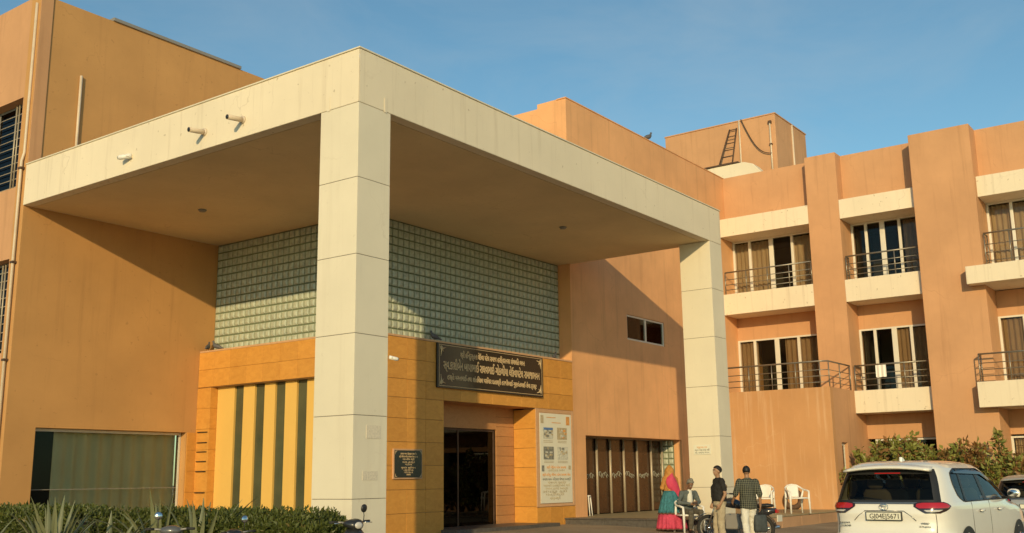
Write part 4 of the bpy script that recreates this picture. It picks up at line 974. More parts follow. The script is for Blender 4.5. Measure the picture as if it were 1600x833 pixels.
def check_mat():
    mt, nt, p = new_mat('checked_cloth'); L = nt.links.new
    tcn = N(nt, 'ShaderNodeTexCoord'); sp = N(nt, 'ShaderNodeSeparateXYZ'); L(tcn.outputs['Object'], sp.inputs[0])
    outs = []
    for ax, fq in ((1, 26.0), (2, 26.0), (0, 15.0)):
        mlt = N(nt, 'ShaderNodeMath', operation='MULTIPLY'); L(sp.outputs[ax], mlt.inputs[0]); mlt.inputs[1].default_value = fq
        fr = N(nt, 'ShaderNodeMath', operation='FRACT'); L(mlt.outputs[0], fr.inputs[0])
        gt = N(nt, 'ShaderNodeMath', operation='LESS_THAN'); L(fr.outputs[0], gt.inputs[0]); gt.inputs[1].default_value = 0.17 if ax != 0 else 0.0; outs.append(gt)
    mx = N(nt, 'ShaderNodeMath', operation='MAXIMUM'); L(outs[0].outputs[0], mx.inputs[0]); L(outs[1].outputs[0], mx.inputs[1])
    c = N(nt, 'ShaderNodeMixRGB'); L(mx.outputs[0], c.inputs[0]); c.inputs[1].default_value = (0.018,0.022,0.016,1); c.inputs[2].default_value = (0.18,0.175,0.12,1)
    L(c.outputs[0], p.inputs['Base Color']); p.inputs['Roughness'].default_value = 0.85; return mt
khaki = plain('khaki_cloth', (0.40,0.33,0.22), 0.9, 0, 0.1, 6); blk = plain('black_cloth', (0.016,0.014,0.012), 0.85); wht = plain('white_cloth', (0.66,0.63,0.54), 0.85, 0, 0.05, 8); greyj = plain('slate_jacket', (0.10,0.115,0.11), 0.8, 0, 0.2, 9); dkt = plain('dark_trouser', (0.10,0.085,0.06), 0.9); shoe_b = plain('black_shoe', (0.02,0.018,0.016), 0.5)
AZF = math.atan2(0.59, 0.807)
# standing man in black T-shirt, seen from behind his left side, facing the seated man
t = thing('person', 'standing person in black T-shirt and khaki trousers, hand at pocket', 'person', (0, 0, 0))
aL = ((0, 0.108, 0.80), (-0.03, 0.135, 0.635), (0.04, 0.125, 0.51)); aR = ((0, -0.108, 0.80), (0.0, -0.14, 0.64), (0.05, -0.12, 0.52))
lL = ((0, 0.052, 0.50), (0.015, 0.056, 0.27), (-0.01, 0.062, 0.045)); lR = ((0, -0.052, 0.50), (0.035, -0.056, 0.27), (0.03, -0.062, 0.045))
P, Rm = body_standing(t, 1.66, aL, aR, lL, lR, SKIN, 0.15, 0.05, 1.18)
shirt_mesh(t, 1.66, (aL, aR), 0.62, 0.545, blk, 1.25, 't_shirt'); trousers(t, 1.66, (lL, lR), khaki, 1.2)
hair_cap(t, P((0.012, 0, 0.925)), Rm, 1.66/1.75); shoe(t, P(lL[2]), (1, 0.2, 0), shoe_b); shoe(t, P(lR[2]), (1, -0.2, 0), shoe_b)
place(t, (9.30, -1.78, gz(-1.78)), AZF+1.75)
# man in checked shirt walking away beside the motorcycle
t = thing('person', 'person in black checked shirt and white trousers walking away', 'person', (0, 0, 0))
aL = ((0, 0.108, 0.80), (-0.01, 0.165, 0.65), (0.09, 0.175, 0.56)); aR = ((0, -0.108, 0.80), (-0.05, -0.14, 0.64), (-0.02, -0.15, 0.49))
lL = ((0, 0.05, 0.50), (-0.02, 0.06, 0.27), (-0.12, 0.07, 0.06)); lR = ((0, -0.05, 0.50), (0.06, -0.05, 0.28), (0.05, -0.05, 0.045))
P, Rm = body_standing(t, 1.66, aL, aR, lL, lR, SKIN, -0.25, 0.12, 0.98)
shirt_mesh(t, 1.66, (aL, aR), 1.15, 0.455, check_mat(), 1.12, 'checked_shirt'); trousers(t, 1.66, (lL, lR), wht, 1.0)
hair_cap(t, P((0.012, 0, 0.925)), Rm, 1.66/1.75); shoe(t, P(lL[2]), (1, 0.1, 0), shoe_b); shoe(t, P(lR[2]), (1, -0.1, 0), shoe_b)
place(t, (9.62, -2.30, gz(-2.30)), AZF+0.1)
# woman in a pink veil, seen from behind
pink = plain('pink_veil', (0.55,0.045,0.10), 0.75, 0, 0.15, 12); teal = plain('teal_skirt', (0.035,0.16,0.19), 0.8, 0, 0.45, 22); pinkb = plain('pink_border', (0.52,0.05,0.10), 0.8, 0, 0.3, 18); och = plain('orange_blouse', (0.46,0.20,0.04), 0.8, 0, 0.3, 16); brn = plain('brown_trim', (0.11,0.05,0.03), 0.8)
t = thing('person', 'person in pink veil and teal skirt with pink border, seen from behind', 'person', (0, 0, 0))
aL = ((0, 0.098, 0.80), (0.0, 0.15, 0.66), (0.09, 0.08, 0.62)); aR = ((0, -0.098, 0.80), (0.02, -0.14, 0.66), (0.1, -0.05, 0.62))
lL = ((0, 0.05, 0.50), (0.0, 0.052, 0.27), (0, 0.055, 0.045)); lR = ((0, -0.05, 0.50), (0.0, -0.052, 0.27), (0, -0.055, 0.045))
P, Rm = body_standing(t, 1.62, aL, aR, lL, lR, SKIN2, 0.4, 0.1, 1.0, 0.8, 0.8)
shirt_mesh(t, 1.62, (aL, aR), 1.2, 0.60, och, 1.08, 'blouse')
def skirt(z0, z1, r0, r1, mat, nm, ph=0.0, amp=0.03):
    mb = MB(); n = 84; rings = []
    for i in range(9):
        u = i/8; z = z0+(z1-z0)*u; r = r0+(r1-r0)*u**0.8
        rings.append([((r+amp*u*math.sin(14*2*math.pi*k/n+ph+1.2*math.sin(3*2*math.pi*k/n)))*math.cos(2*math.pi*k/n)*0.92, (r+amp*u*math.sin(14*2*math.pi*k/n+ph+1.2*math.sin(3*2*math.pi*k/n)))*math.sin(2*math.pi*k/n)*(1.05), z) for k in range(n)])
    mb.rings(rings, False); o = mb.build(nm, mat, t); s = o.modifiers.new('s', 'SOLIDIFY'); s.thickness = 0.008; return o
skirt(1.0, 0.46, 0.165, 0.305, teal, 'skirt'); skirt(0.462, 0.425, 0.318, 0.322, brn, 'skirt_trim', amp=0.034); skirt(0.427, 0.07, 0.318, 0.36, pinkb, 'skirt_border', amp=0.034); skirt(0.072, 0.045, 0.372, 0.376, brn, 'skirt_hem', amp=0.03)
# orange scarf over the head, pink veil falling from neck across the back to the right hip
c = P((0.012, 0, 0.925)); mb = MB(); rings = []
for i in range(11):
    u = i/10
    if u < 0.6: v_ = u/0.6; r = 0.02+0.112*math.sin(v_*math.pi/2); zc = c.z+0.145-0.17*v_; ry = r*0.9
    else: v_ = (u-0.6)/0.4; r = 0.132-0.012*v_; ry = 0.119+0.05*v_; zc = c.z-0.025-0.17*v_
    rings.append([(c.x-0.012+r*(1+0.03*math.sin(k*2.1+u*7))*math.cos(R_(52)+R_(256)*k/26), ry*(1+0.03*math.sin(k*2.1+u*7))*math.sin(R_(52)+R_(256)*k/26), zc) for k in range(27)])
mb.rings(rings, False, True, False); o = mb.build('head_scarf', och, t); s = o.modifiers.new('s', 'SOLIDIFY'); s.thickness = 0.008
mb = MB(); vs = []; cen = [(-0.02, 0.0, 1.46, 0.11), (-0.05, 0.03, 1.36, 0.22), (-0.09, 0.03, 1.27, 0.30), (-0.10, -0.01, 1.17, 0.30), (-0.10, -0.07, 1.07, 0.25), (-0.11, -0.13, 0.97, 0.18), (-0.12, -0.18, 0.86, 0.12), (-0.13, -0.21, 0.76, 0.08)]
for i, (x, y, z, w) in enumerate(cen):
    for j in range(11):
        q = 2*j/10-1; vs.append((x-0.085+0.10*q*q+0.012*math.sin(j*2.3+i), y+w*0.5*q*1.0, z-0.05*q*(1 if i > 1 else 0.2)-0.03*q*q))
mb.add(vs, [(i*11+j, i*11+j+1, (i+1)*11+j+1, (i+1)*11+j) for i in range(len(cen)-1) for j in range(10)], True); o = mb.build('veil', pink, t); s = o.modifiers.new('s', 'SOLIDIFY'); s.thickness = 0.012; s = o.modifiers.new('u', 'SUBSURF'); s.levels = 1; s.render_levels = 1
shoe(t, P(lL[2]), (1, 0.2, 0), brn, 'sandal'); shoe(t, P(lR[2]), (1, -0.2, 0), brn, 'sandal')
place(t, (12.25, 0.95, gz(0.95)), AZF+0.45)
# seated man looking down at a phone
t = thing('person', 'seated person in grey cap and slate jacket looking at a phone', 'person', (0, 0, 0))
S = 1.66
def J(*p): return Vector(p)
mb = MB()
hip = J(-0.10, 0, 0.53)
spine = [(J(-0.10,0,0.50), 0.12, 0.16), (J(-0.09,0,0.60), 0.12, 0.155), (J(-0.05,0,0.74), 0.115, 0.15), (J(0.0,0,0.88), 0.105, 0.165), (J(0.04,0,0.97), 0.085, 0.165), (J(0.06,0,1.03), 0.05, 0.10)]
torso(mb, spine); limb(mb, [J(0.05,0,1.0), J(0.085,0,1.07), J(0.11,0,1.11)], [0.055, 0.05, 0.05])
hc = J(0.145, 0, 1.165); Rm = head_mesh(mb, hc, 0.0, 0.55, 0.96)
sa = {}
sa[1] = [J(0.03,0.18,0.96), J(0.06,0.27,0.74), J(0.26,0.10,0.70)]; sa[-1] = [J(0.03,-0.18,0.96), J(0.08,-0.30,0.74), J(0.27,-0.06,0.70)]
sl = {1: [J(-0.08,0.10,0.50), J(0.36,0.15,0.50), J(0.38,0.13,0.07)], -1: [J(-0.08,-0.10,0.50), J(0.37,-0.13,0.50), J(0.30,-0.12,0.07)]}
for s_ in (1, -1):
    limb(mb, sa[s_], [0.048, 0.04, 0.028]); limb(mb, sl[s_], [0.08, 0.058, 0.042]); hand(mb, sa[s_][2], J(0.7, -s_*0.5, 0.2), (0, -s_, 0.4), 0.9)
o = mb.build('body', SKIN2, t); remesh(o, 0.010, 3); face_bits(t, hc, Rm, 0.96)
mb = MB(); torso(mb, [(c_+J(-0.005,0,0), a+0.022, b+0.022) for c_, a, b in spine[:-1]] + [(J(0.05,0,1.03), 0.075, 0.12)])
for s_ in (1, -1): limb(mb, [sa[s_][0], sa[s_][1], sa[s_][1]*0.12+sa[s_][2]*0.88], [0.07, 0.058, 0.042])
o = mb.build('jacket', greyj, t); remesh(o, 0.014, 4)
mb = MB(); torso(mb, [(J(0.075,0,0.66), 0.07, 0.07), (J(0.095,0,0.78), 0.07, 0.075), (J(0.10,0,0.90), 0.055, 0.07), (J(0.10,0,1.0), 0.045, 0.06), (J(0.09,0,1.05), 0.04, 0.05)]); o = mb.build('shirt_front', wht, t)
mb = MB(); torso(mb, [(J(-0.10,0,0.455), 0.10, 0.16), (J(-0.10,0,0.50), 0.135, 0.18), (J(-0.09,0,0.60), 0.125, 0.165)])
for s_ in (1, -1): limb(mb, [sl[s_][0], (sl[s_][0]+sl[s_][1])/2, sl[s_][1], (sl[s_][1]+sl[s_][2])/2, sl[s_][2]+J(0,0,0.06)], [0.095, 0.085, 0.073, 0.066, 0.058])
o = mb.build('trousers', dkt, t); remesh(o, 0.014, 4)
random.seed(3); hair_cap(t, hc+Rm@J(0,0,0.008), Rm, 1.04, 'cap', plain('grey_knit', (0.20,0.185,0.15), 0.95, 0, 0.2, 30)); MB().ell(hc+Rm@J(-0.01,0,0.14), 0.055, 0.05, 0.035, 12, 6, Rm).build('cap_crown', bpy.data.materials['grey_knit'], t)
for s_ in (1, -1): shoe(t, sl[s_][2], (1, 0.15*s_, 0), shoe_b)
ph = B(0.33, 0.345, -0.06, 0.075, 0.71, 0.74); ph.build('phone', M['black'], t)
place(t, (SEAT[0], SEAT[1], gz(SEAT[1])), TOCAM+0.35)

# cloth bag in the right hand of the man in the checked shirt
t = thing('carry_bag', 'dark slate cloth bag carried by the person in checked shirt', 'bag', (0, 0, 0))
bg_ = plain('slate_bag', (0.05,0.06,0.06), 0.8, 0, 0.25, 14)
mb = MB(); mb.rings([[(d_*math.copysign(abs(math.cos(2*math.pi*k/16))**0.5, math.cos(2*math.pi*k/16)), w_*math.copysign(abs(math.sin(2*math.pi*k/16))**0.5, math.sin(2*math.pi*k/16)), z_) for k in range(16)] for d_, w_, z_ in ((0.05, 0.13, 0.0), (0.07, 0.15, 0.04), (0.07, 0.145, 0.2), (0.04, 0.135, 0.33), (0.015, 0.13, 0.36))]); mb.build('pouch', bg_, t)
for s_ in (-1, 1): MB().tube([(0.012*s_, -0.07, 0.355), (0.015*s_, -0.045, 0.46), (0.015*s_, 0.045, 0.46), (0.012*s_, 0.07, 0.355)], 0.009, 6).build('handle', bg_, t)
place(t, (9.62+0.245*math.sin(AZF+0.1)-0.03, -2.30-0.245*math.cos(AZF+0.1)-0.01, gz(-2.3)+0.27), AZF+0.3)
# ------------------------------------------------------------------ cars
M['carwhite'] = plain('white_car_paint', (0.80,0.765,0.68), 0.3, 0, 0.04, 2, coat=1.0)
M['cargrey'] = plain('silver_car_paint', (0.42,0.41,0.38), 0.3, 0.4, coat=0.5)
M['carglass'] = plain('car_window', (0.020,0.022,0.018), 0.04, 0, spec=0.9)
M['carglass_side'] = plain('car_side_window', (0.06,0.055,0.04), 0.04, 0, spec=1.0)
M['lampred'] = plain('tail_lamp_red', (0.42,0.012,0.015), 0.12, coat=0.8)
M['lampdark'] = plain('lamp_dark', (0.03,0.012,0.01), 0.15, coat=0.8)
M['lampclear'] = plain('lamp_clear', (0.55,0.52,0.48), 0.15)
M['carglass_t'] = glass('car_tinted_glass', (0.42,0.43,0.38), 0.25)
M['carglass_s'] = glass('car_side_glass', (0.74,0.72,0.62), 0.2)
M['seat'] = plain('car_seat_cloth', (0.16,0.13,0.09), 0.8)
M['cabin'] = plain('car_cabin_plastic', (0.03,0.028,0.025), 0.7)
M['tint'] = plain('smoked_visor', (0.03,0.022,0.015), 0.1)
M['badge'] = plain('badge_chrome', (0.30,0.29,0.27), 0.25, 0.8)
M['ink'] = plain('plate_ink', (0.03,0.03,0.03), 0.6)
def interp(tab, z):
    if z <= tab[0][0]: return tab[0][1:]
    for a, b in zip(tab, tab[1:]):
        if z <= b[0]:
            t = (z-a[0])/(b[0]-a[0]); t2 = t
            return tuple(p+(q-p)*t2 for p, q in zip(a[1:], b[1:]))
    return tab[-1][1:]
# z, rear x, front x, half width
SUV = [(0.22,0.16,4.56,0.84),(0.34,0.05,4.70,0.90),(0.50,0.0,4.74,0.918),(0.68,0.0,4.75,0.925),(0.74,0.035,4.74,0.925),(0.90,0.045,4.68,0.922),(0.98,0.03,4.58,0.92),(1.04,0.035,4.3,0.918),(1.10,0.05,3.85,0.912),(1.15,0.07,3.80,0.90),(1.22,0.10,3.62,0.875),(1.35,0.16,3.36,0.84),(1.50,0.24,3.04,0.80),(1.60,0.31,2.80,0.77),(1.66,0.36,2.64,0.74),(1.71,0.43,2.46,0.695),(1.75,0.54,2.2,0.61),(1.775,0.72,1.95,0.49),(1.787,0.95,1.7,0.32)]
NE = 7.0
def make_car(label, paint, loc, az, hk=1.0, lk=1.0, text=True):
    t = thing('parked_car', label, 'car', (0, 0, 0), 'parked cars')
    def prm(z):
        xr, xf, W = interp(SUV, z/hk); xr *= lk; xf *= lk
        return (xr+xf)/2, (xf-xr)/2, W
    def pt(tt, z, off=0.0, sgn=-1):
        """tt 0 = rear centre, pi/2 = side, pi = front centre"""
        xc, a, W = prm(z); c, s = math.cos(tt), math.sin(tt)
        x = xc - (a+off)*math.copysign(abs(c)**(2/NE), c); y = sgn*(W+off)*abs(s)**(2/NE)
        return Vector((x, y, z))
    def t_y(y, z): xc, a, W = prm(z); return math.asin(min(1, (abs(y)/W))**(NE/2))
    def t_x(x, z): xc, a, W = prm(z); q = (xc-x)/a; return math.acos(max(-1, min(1, math.copysign(abs(q)**(NE/2), q))))
    zs = []
    for p, q in zip(SUV, SUV[1:]):
        for k in range(3): zs.append((p[0]+(q[0]-p[0])*k/3)*hk)
    zs.append(SUV[-1][0]*hk)
    # even spacing round the outline
    base = [0, .15, .35, .55, .66, .74, .8, .85, .89, .92, .945, .965, .98, 1.0]; ts = [t_y(0.92*b, 0.7*hk) for b in base[:-1]]
    ts = sorted(set([round(x, 5) for x in ts] + [round(t_x(x*lk, 0.7*hk), 5) for x in (0.10, 0.14, 0.2, 0.28, 0.38, 0.5, 0.7, 1.0, 1.5, 2.1, 2.7, 3.3, 3.8, 4.2, 4.45, 4.6, 4.68, 4.73)] + [round(math.pi-x, 5) for x in ts]))
    loop = [(x, -1) for x in ts] + [(x, 1) for x in reversed(ts) if 1e-4 < x < math.pi-1e-4]
    lo = [z for z in zs if z < 1.16*hk] + [1.16*hk]; hi = [1.645*hk] + [z for z in zs if z > 1.65*hk]
    mb = MB(); mb.rings([[pt(x, z, 0, s) for x, s in loop] for z in lo], False, True)
    mb.rings([[pt(x, z, o_, s) for x, s in loop] for z, o_ in ((1.16*hk, 0), (1.155*hk, -0.05), (0.98*hk, -0.07))], False, False)
    mb.build('body', paint, t)
    mb = MB(); mb.rings([[pt(x, z, 0, s) for x, s in loop] for z in hi], False, True)
    b0 = len(mb.v); mb.v += [tuple(pt(x, hi[-1], 0, s)) for x, s in loop]; mb.f.append(tuple(range(b0, len(mb.v)))); mb.sm.append(True)
    mb.build('roof', paint, t)
    cb = MB(); cb.rings([[pt(x, z, -0.075, s) for x, s in loop] for z in (0.6*hk, 0.98*hk)], True, False); cb.rings([[pt(x, 1.648*hk, o_, s) for x, s in loop] for o_ in (-0.02, -0.3)], False, False); cb.build('cabin_tub', M['cabin'], t)
    for xs_ in (0.95, 1.75, 2.6):
        for ys2 in (-0.42, 0.42):
            se = MB(); se.rings([[(xs_*lk+dx+d_*math.cos(2*math.pi*k/12), ys2+w_*math.copysign(abs(math.sin(2*math.pi*k/12))**0.6, math.sin(2*math.pi*k/12)), z_*hk) for k in range(12)] for dx, d_, w_, z_ in ((0.08, 0.07, 0.22, 0.9), (0.02, 0.07, 0.24, 1.1), (-0.04, 0.06, 0.22, 1.28), (-0.06, 0.04, 0.17, 1.34))]); se = se.build('seat', M['seat'], t)
            MB().rings([[(xs_*lk-0.07+d_*math.cos(2*math.pi*k/12), ys2+w_*math.copysign(abs(math.sin(2*math.pi*k/12))**0.6, math.sin(2*math.pi*k/12)), z_*hk) for k in range(12)] for d_, w_, z_ in ((0.03, 0.09, 1.35), (0.05, 0.13, 1.39), (0.05, 0.13, 1.47), (0.03, 0.1, 1.51))]).build('headrest', M['seat'], se)
    MB().box(3.05*lk, 3.5*lk, -0.7, 0.7, 0.95*hk, 1.13*hk).build('dashboard', M['cabin'], t, 0.04)
    sw_ = MB(); sw_.tube([(2.98*lk+0.05*math.sin(a), -0.38+0.18*math.cos(a), 1.12*hk+0.17*math.sin(a)) for a in [2*math.pi*k/20 for k in range(21)]], 0.014, 6); sw_.build('steering_wheel', M['black'], t)
    def drape(name, mat, rowsL, parent=t, off=0.006, sgn=-1, n=14, thick=0.0):
        """rowsL: list of (z, t0, t1) -> patch that follows the body"""
        vs = []; 
        for z, a0, a1 in rowsL:
            for k in range(n+1): vs.append(pt(a0+(a1-a0)*k/n, z, off, sgn))
        return MB().add(vs, [(i*(n+1)+k, i*(n+1)+k+1, (i+1)*(n+1)+k+1, (i+1)*(n+1)+k) for i in range(len(rowsL)-1) for k in range(n)], True).build(name, mat, parent)
    def rear(name, mat, rows, off=0.008, n=24, parent=t):
        """rows: (z, yleft, yright); yleft>0 is the car's left"""
        vs = []
        for z, y0, y1 in rows:
            for k in range(n+1):
                y = y0+(y1-y0)*k/n; xc, a, W = prm(z*hk); yy = max(-0.999, min(0.999, y/W)); vs.append((xc-(a+off)*(1-abs(yy)**NE)**(1/NE), y, z*hk))
        return MB().add(vs, [(i*(n+1)+k, i*(n+1)+k+1, (i+1)*(n+1)+k+1, (i+1)*(n+1)+k) for i in range(len(rows)-1) for k in range(n)], True).build(name, mat, parent)
    def side(name, mat, poly, off=0.006, sgn=-1, n=18, rows=12, parent=t):
        """convex polygon in (x,z) draped on the flank"""
        z0 = min(p[1] for p in poly); z1 = max(p[1] for p in poly); R = []
        for i in range(rows+1):
            z = z0+(z1-z0)*(0.001+0.998*i/rows); xs = []
            for (xa, za), (xb, zb) in zip(poly, poly[1:]+poly[:1]):
                if (za-z)*(zb-z) <= 0 and abs(za-zb) > 1e-9: xs.append(xa+(xb-xa)*(z-za)/(zb-za))
            R.append((z*hk, t_x(min(xs)*lk, z*hk), t_x(max(xs)*lk, z*hk)))
        return drape(name, mat, R, parent, off, sgn, n)
    # rear window, spoiler, wiper
    YW = ((1.16, 0.80), (1.2, 0.79), (1.25, 0.78), (1.32, 0.765), (1.4, 0.75), (1.48, 0.73), (1.55, 0.71), (1.6, 0.69), (1.65, 0.665))
    rw_ = rear('rear_window', M['carglass_t'], [(z, y-0.075, -y+0.075) for z, y in YW], -0.004, 40)
    for sg_ in (1, -1): rear('glass_border', M['black'], [(z, sg_*(y-0.08), sg_*y) for z, y in YW], 0.0, 8, rw_)
    rear('glass_border', M['black'], [(1.16, 0.72, -0.72), (1.195, 0.71, -0.71)], 0.0, 30, rw_); rear('glass_border', M['black'], [(1.575, 0.64, -0.64), (1.65, 0.6, -0.6)], 0.0, 30, rw_)
    rear('light_bar', M['lampred'], [(1.585, 0.2, -0.2), (1.60, 0.2, -0.2)], 0.004, 10, rw_)
    sp = MB(); n = 16; top = []; bot = []
    for k in range(n+1):
        y = 0.66-1.32*k/n; c = 1-(abs(y)/0.72)**4
        top.append([(0.62*lk+0.0, y*0.95, (1.752-0.05*(y/.66)**2)*hk), (0.30*lk-0.02*c, y, (1.715-0.05*(y/.66)**2)*hk), (0.17*lk-0.05*c+0.03, y, (1.675-0.045*(y/.66)**2)*hk), (0.20*lk-0.04*c+0.03, y, (1.655-0.045*(y/.66)**2)*hk), (0.50*lk, y*0.97, (1.655-0.05*(y/.66)**2)*hk)])
    sp.rings(top, True, True, True); sp.build('spoiler', paint, t)
    MB().tube([(0.115*lk, 0.05, 1.195*hk), (0.125*lk, 0.3, 1.225*hk), (0.13*lk, 0.52, 1.215*hk)], 0.011, 6).build('wiper', M['black'], t)
    # lower edge trim under the glass and tail lamps
    rear('trim_strip', M['badge'], [(1.135, 0.72, -0.72), (1.163, 0.78, -0.78)], 0.01)
    for sgn in (-1, 1):
        rows = []
        for z, yi, xo in ((1.00, 0.60, 0.16), (1.03, 0.55, 0.26), (1.06, 0.50, 0.34), (1.10, 0.44, 0.40), (1.14, 0.44, 0.34), (1.165, 0.50, 0.26)): rows.append((z*hk, t_y(yi, z*hk), t_x(xo*lk, z*hk)))
        lm = drape('tail_lamp', M['lampdark'], rows, t, 0.012, sgn, 26)
        drape('red_lens', M['lampred'], [(z*hk, t_y(yi, z*hk), t_x(xo*lk, z*hk)) for z, yi, xo in ((1.075, 0.52, 0.30), (1.10, 0.47, 0.36), (1.14, 0.48, 0.30), (1.155, 0.56, 0.22))], lm, 0.018, sgn, 26)
        drape('clear_lens', M['lampclear'], [(z*hk, t_y(yi, z*hk), t_x(xo*lk, z*hk)) for z, yi, xo in ((1.025, 0.62, 0.14), (1.05, 0.58, 0.2))], lm, 0.018, sgn, 20)
        MB().tube([pt(t_y(0.74, z*hk), z*hk, 0.002, sgn) for z in (0.70, 0.8, 0.9, 0.99)], 0.005, 5).build('tailgate_seam', M['ink'], t)
        # flank
        def xl(z): return interp(((1.15, 0.98), (1.19, 0.88), (1.23, 0.80), (1.32, 0.765), (1.42, 0.74), (1.5, 0.755), (1.58, 0.80), (1.62, 0.92), (1.66, 1.1)), z)[0]
        def xr_(z): return interp(((1.15, 3.58), (1.18, 3.5), (1.48, 2.8), (1.63, 2.3), (1.66, 2.15)), z)[0]
        ZP = [1.155, 1.18, 1.21, 1.25, 1.3, 1.36, 1.42, 1.48, 1.54, 1.58, 1.61, 1.635, 1.65]
        drape('rear_pillar', paint, [(z*hk, t_y(interp(YW, z)[0], z*hk), t_x(xl(z)*lk, z*hk)) for z in ZP], t, 0.0, sgn, 22)
        ZA = [1.155, 1.2, 1.3, 1.4, 1.5, 1.6, 1.65]
        drape('windscreen_pillar', paint, [(z*hk, t_x(xr_(z)*lk, z*hk), math.pi-t_y(prm(z*hk)[2]-0.07, z*hk)) for z in ZA], t, 0.0, sgn, 14)
        fl = drape('side_window', M['carglass_s'], [(z*hk, t_x((xl(z)+0.03)*lk, z*hk), t_x((xr_(z)-0.04)*lk, z*hk)) for z in ZP], t, -0.006, sgn, 30)
        for pb0, pb1, sl in ((1.05, 1.14, 0.10), (2.05, 2.2, -0.1)): drape('door_pillar', M['black'], [(z*hk, t_x((pb0+sl*(z-1.16)/0.5)*lk, z*hk), t_x((pb1+sl*(z-1.16)/0.5)*lk, z*hk)) for z in ZP], fl, 0.0, sgn, 4)
        MB().tube([pt(t_x(xl(z)*lk, z*hk), z*hk, 0.0, sgn) for z in ZP] + [pt(t_x(xr_(z)*lk, z*hk), z*hk, 0.0, sgn) for z in reversed(ZP)] + [pt(t_x(x*lk, 1.152*hk), 1.152*hk, 0.0, sgn) for x in (3.2, 2.8, 2.2, 1.6, 1.0)], 0.011, 5).build('gasket', M['black'], fl)
        side('rain_visor', M['tint'], [(0.90, 1.565), (0.97, 1.61), (1.6, 1.63), (2.3, 1.605), (2.75, 1.475), (2.72, 1.44), (2.25, 1.565), (1.2, 1.575)], 0.018, sgn, 24, 8, fl)
        for xs_ in ((1.30, 2.22)):
            MB().tube([pt(t_x(xs_*lk, z*hk), z*hk, 0.001, sgn) for z in (0.4, 0.7, 0.9, 1.1, 1.145)], 0.004, 5).build('door_seam', M['ink'], t)
        for xh in (1.62, 2.6):
            h_ = MB(); q0 = pt(t_x(xh*lk, 1.0*hk), 1.0*hk, 0.03, sgn); q1 = pt(t_x((xh+0.2)*lk, 1.0*hk), 1.0*hk, 0.03, sgn); h_.tube([q0, q0*0.8+q1*0.2+Vector((0, sgn*0.012, 0)), q0*0.2+q1*0.8+Vector((0, sgn*0.012, 0)), q1], [0.01, 0.016, 0.016, 0.01], 8); h_ = h_.build('door_handle', paint, t)
            side('handle_cup', M['grey'], [(xh+0.03, 0.975), (xh+0.03, 1.02), (xh+0.13, 1.02), (xh+0.13, 0.975)], 0.004, sgn, 6, 4, h_)
        y0 = sgn*0.91; mr = MB(); mr.rings([[(3.24*lk+0.055*w*math.cos(2*math.pi*k/14)*(1.25 if math.cos(2*math.pi*k/14) > 0 else 0.7), y0+sgn*d, 1.235*hk+h*math.sin(2*math.pi*k/14)) for k in range(14)] for d, w, h in ((0.03, 0.35, 0.03), (0.05, 0.8, 0.06), (0.1, 1.0, 0.078), (0.17, 1.0, 0.074), (0.215, 0.75, 0.055), (0.23, 0.3, 0.02))]); mr = mr.build('door_mirror', paint, t)
        MB().rings([[(3.24*lk+dx, y0+sgn*dy, 1.165*hk+0.018*q) for q, dx in ((1, -0.045), (1, 0.06), (-1, 0.05), (-1, -0.035))] for dy in (-0.06, 0.19)]).build('mirror_foot', M['black'], mr)
        MB().rings([[(3.2*lk-0.003*e, y0+sgn*(0.13+0.085*w*math.cos(2*math.pi*k/14)), 1.235*hk+0.06*w*math.sin(2*math.pi*k/14)) for k in range(14)] for w, e in ((1.0, 0), (0.96, 1))]).build('mirror_glass', M['chrome'], mr)
        for xw in (0.98, 3.83):
            ar = MB(); n = 22; vs = [pt(t_x(xw*lk, 0.36), 0.36, 0.006, sgn)]
            for k in range(n+1):
                a = math.pi*k/n; x = xw*lk+0.43*math.cos(a); z = 0.36+0.43*math.sin(a); vs.append(pt(t_x(x, z), z, 0.006, sgn))
            ar.add(vs, [(0, k+1, k+2) for k in range(n)]).build('wheel_arch', M['black'], t)
            wh = MB(); c = (xw*lk, sgn*0.84, 0.345)
            wh.rings([[(c[0]+r*math.cos(2*math.pi*k/30), c[1]+sgn*dy, c[2]+r*math.sin(2*math.pi*k/30)) for k in range(30)] for r, dy in ((0.24, -0.1), (0.33, -0.1), (0.345, -0.06), (0.345, 0.06), (0.33, 0.09), (0.24, 0.095))], True); wh = wh.build('wheel', M['rubber'], t)
            rm_ = MB(); rm_.rings([[(c[0]+r*math.cos(2*math.pi*k/30), c[1]+sgn*dy, c[2]+r*math.sin(2*math.pi*k/30)) for k in range(30)] for r, dy in ((0.235, 0.096), (0.225, 0.07), (0.06, 0.06))], True)
            for k in range(5):
                a = 2*math.pi*k/5; rm_.tube([(c[0]+0.03*math.cos(a), c[1]+sgn*0.085, c[2]+0.03*math.sin(a)), (c[0]+0.225*math.cos(a), c[1]+sgn*0.09, c[2]+0.225*math.sin(a))], 0.026, 6)
            rm_.build('rim', M['chrome'], wh)
    # windscreen and front
    vs = []; n = 16; rr_ = [1.16, 1.35, 1.5, 1.65]
    for z in rr_:
        for k in range(n+1):
            xc, a, W = prm(z*hk); y = (W-0.10)*(1-2*k/n); vs.append((xc+(a-0.004)*(1-abs(y/W)**NE)**(1/NE), y, z*hk))
    MB().add(vs, [(i*(n+1)+k, i*(n+1)+k+1, (i+1)*(n+1)+k+1, (i+1)*(n+1)+k) for i in range(3) for k in range(n)], True).build('windscreen', M['carglass_s'], t)
    for s in (-1, 1):
        drape('headlamp', M['lampclear'], [(z*hk, math.pi-t_y(0.5, z*hk), t_x(4.4*lk, z*hk)) for z in (0.78, 0.84, 0.90)], t, 0.01, s, 12)
    B(4.71*lk, 4.77*lk, -0.5, 0.5, 0.5, 0.72).build('grille', M['black'], t)
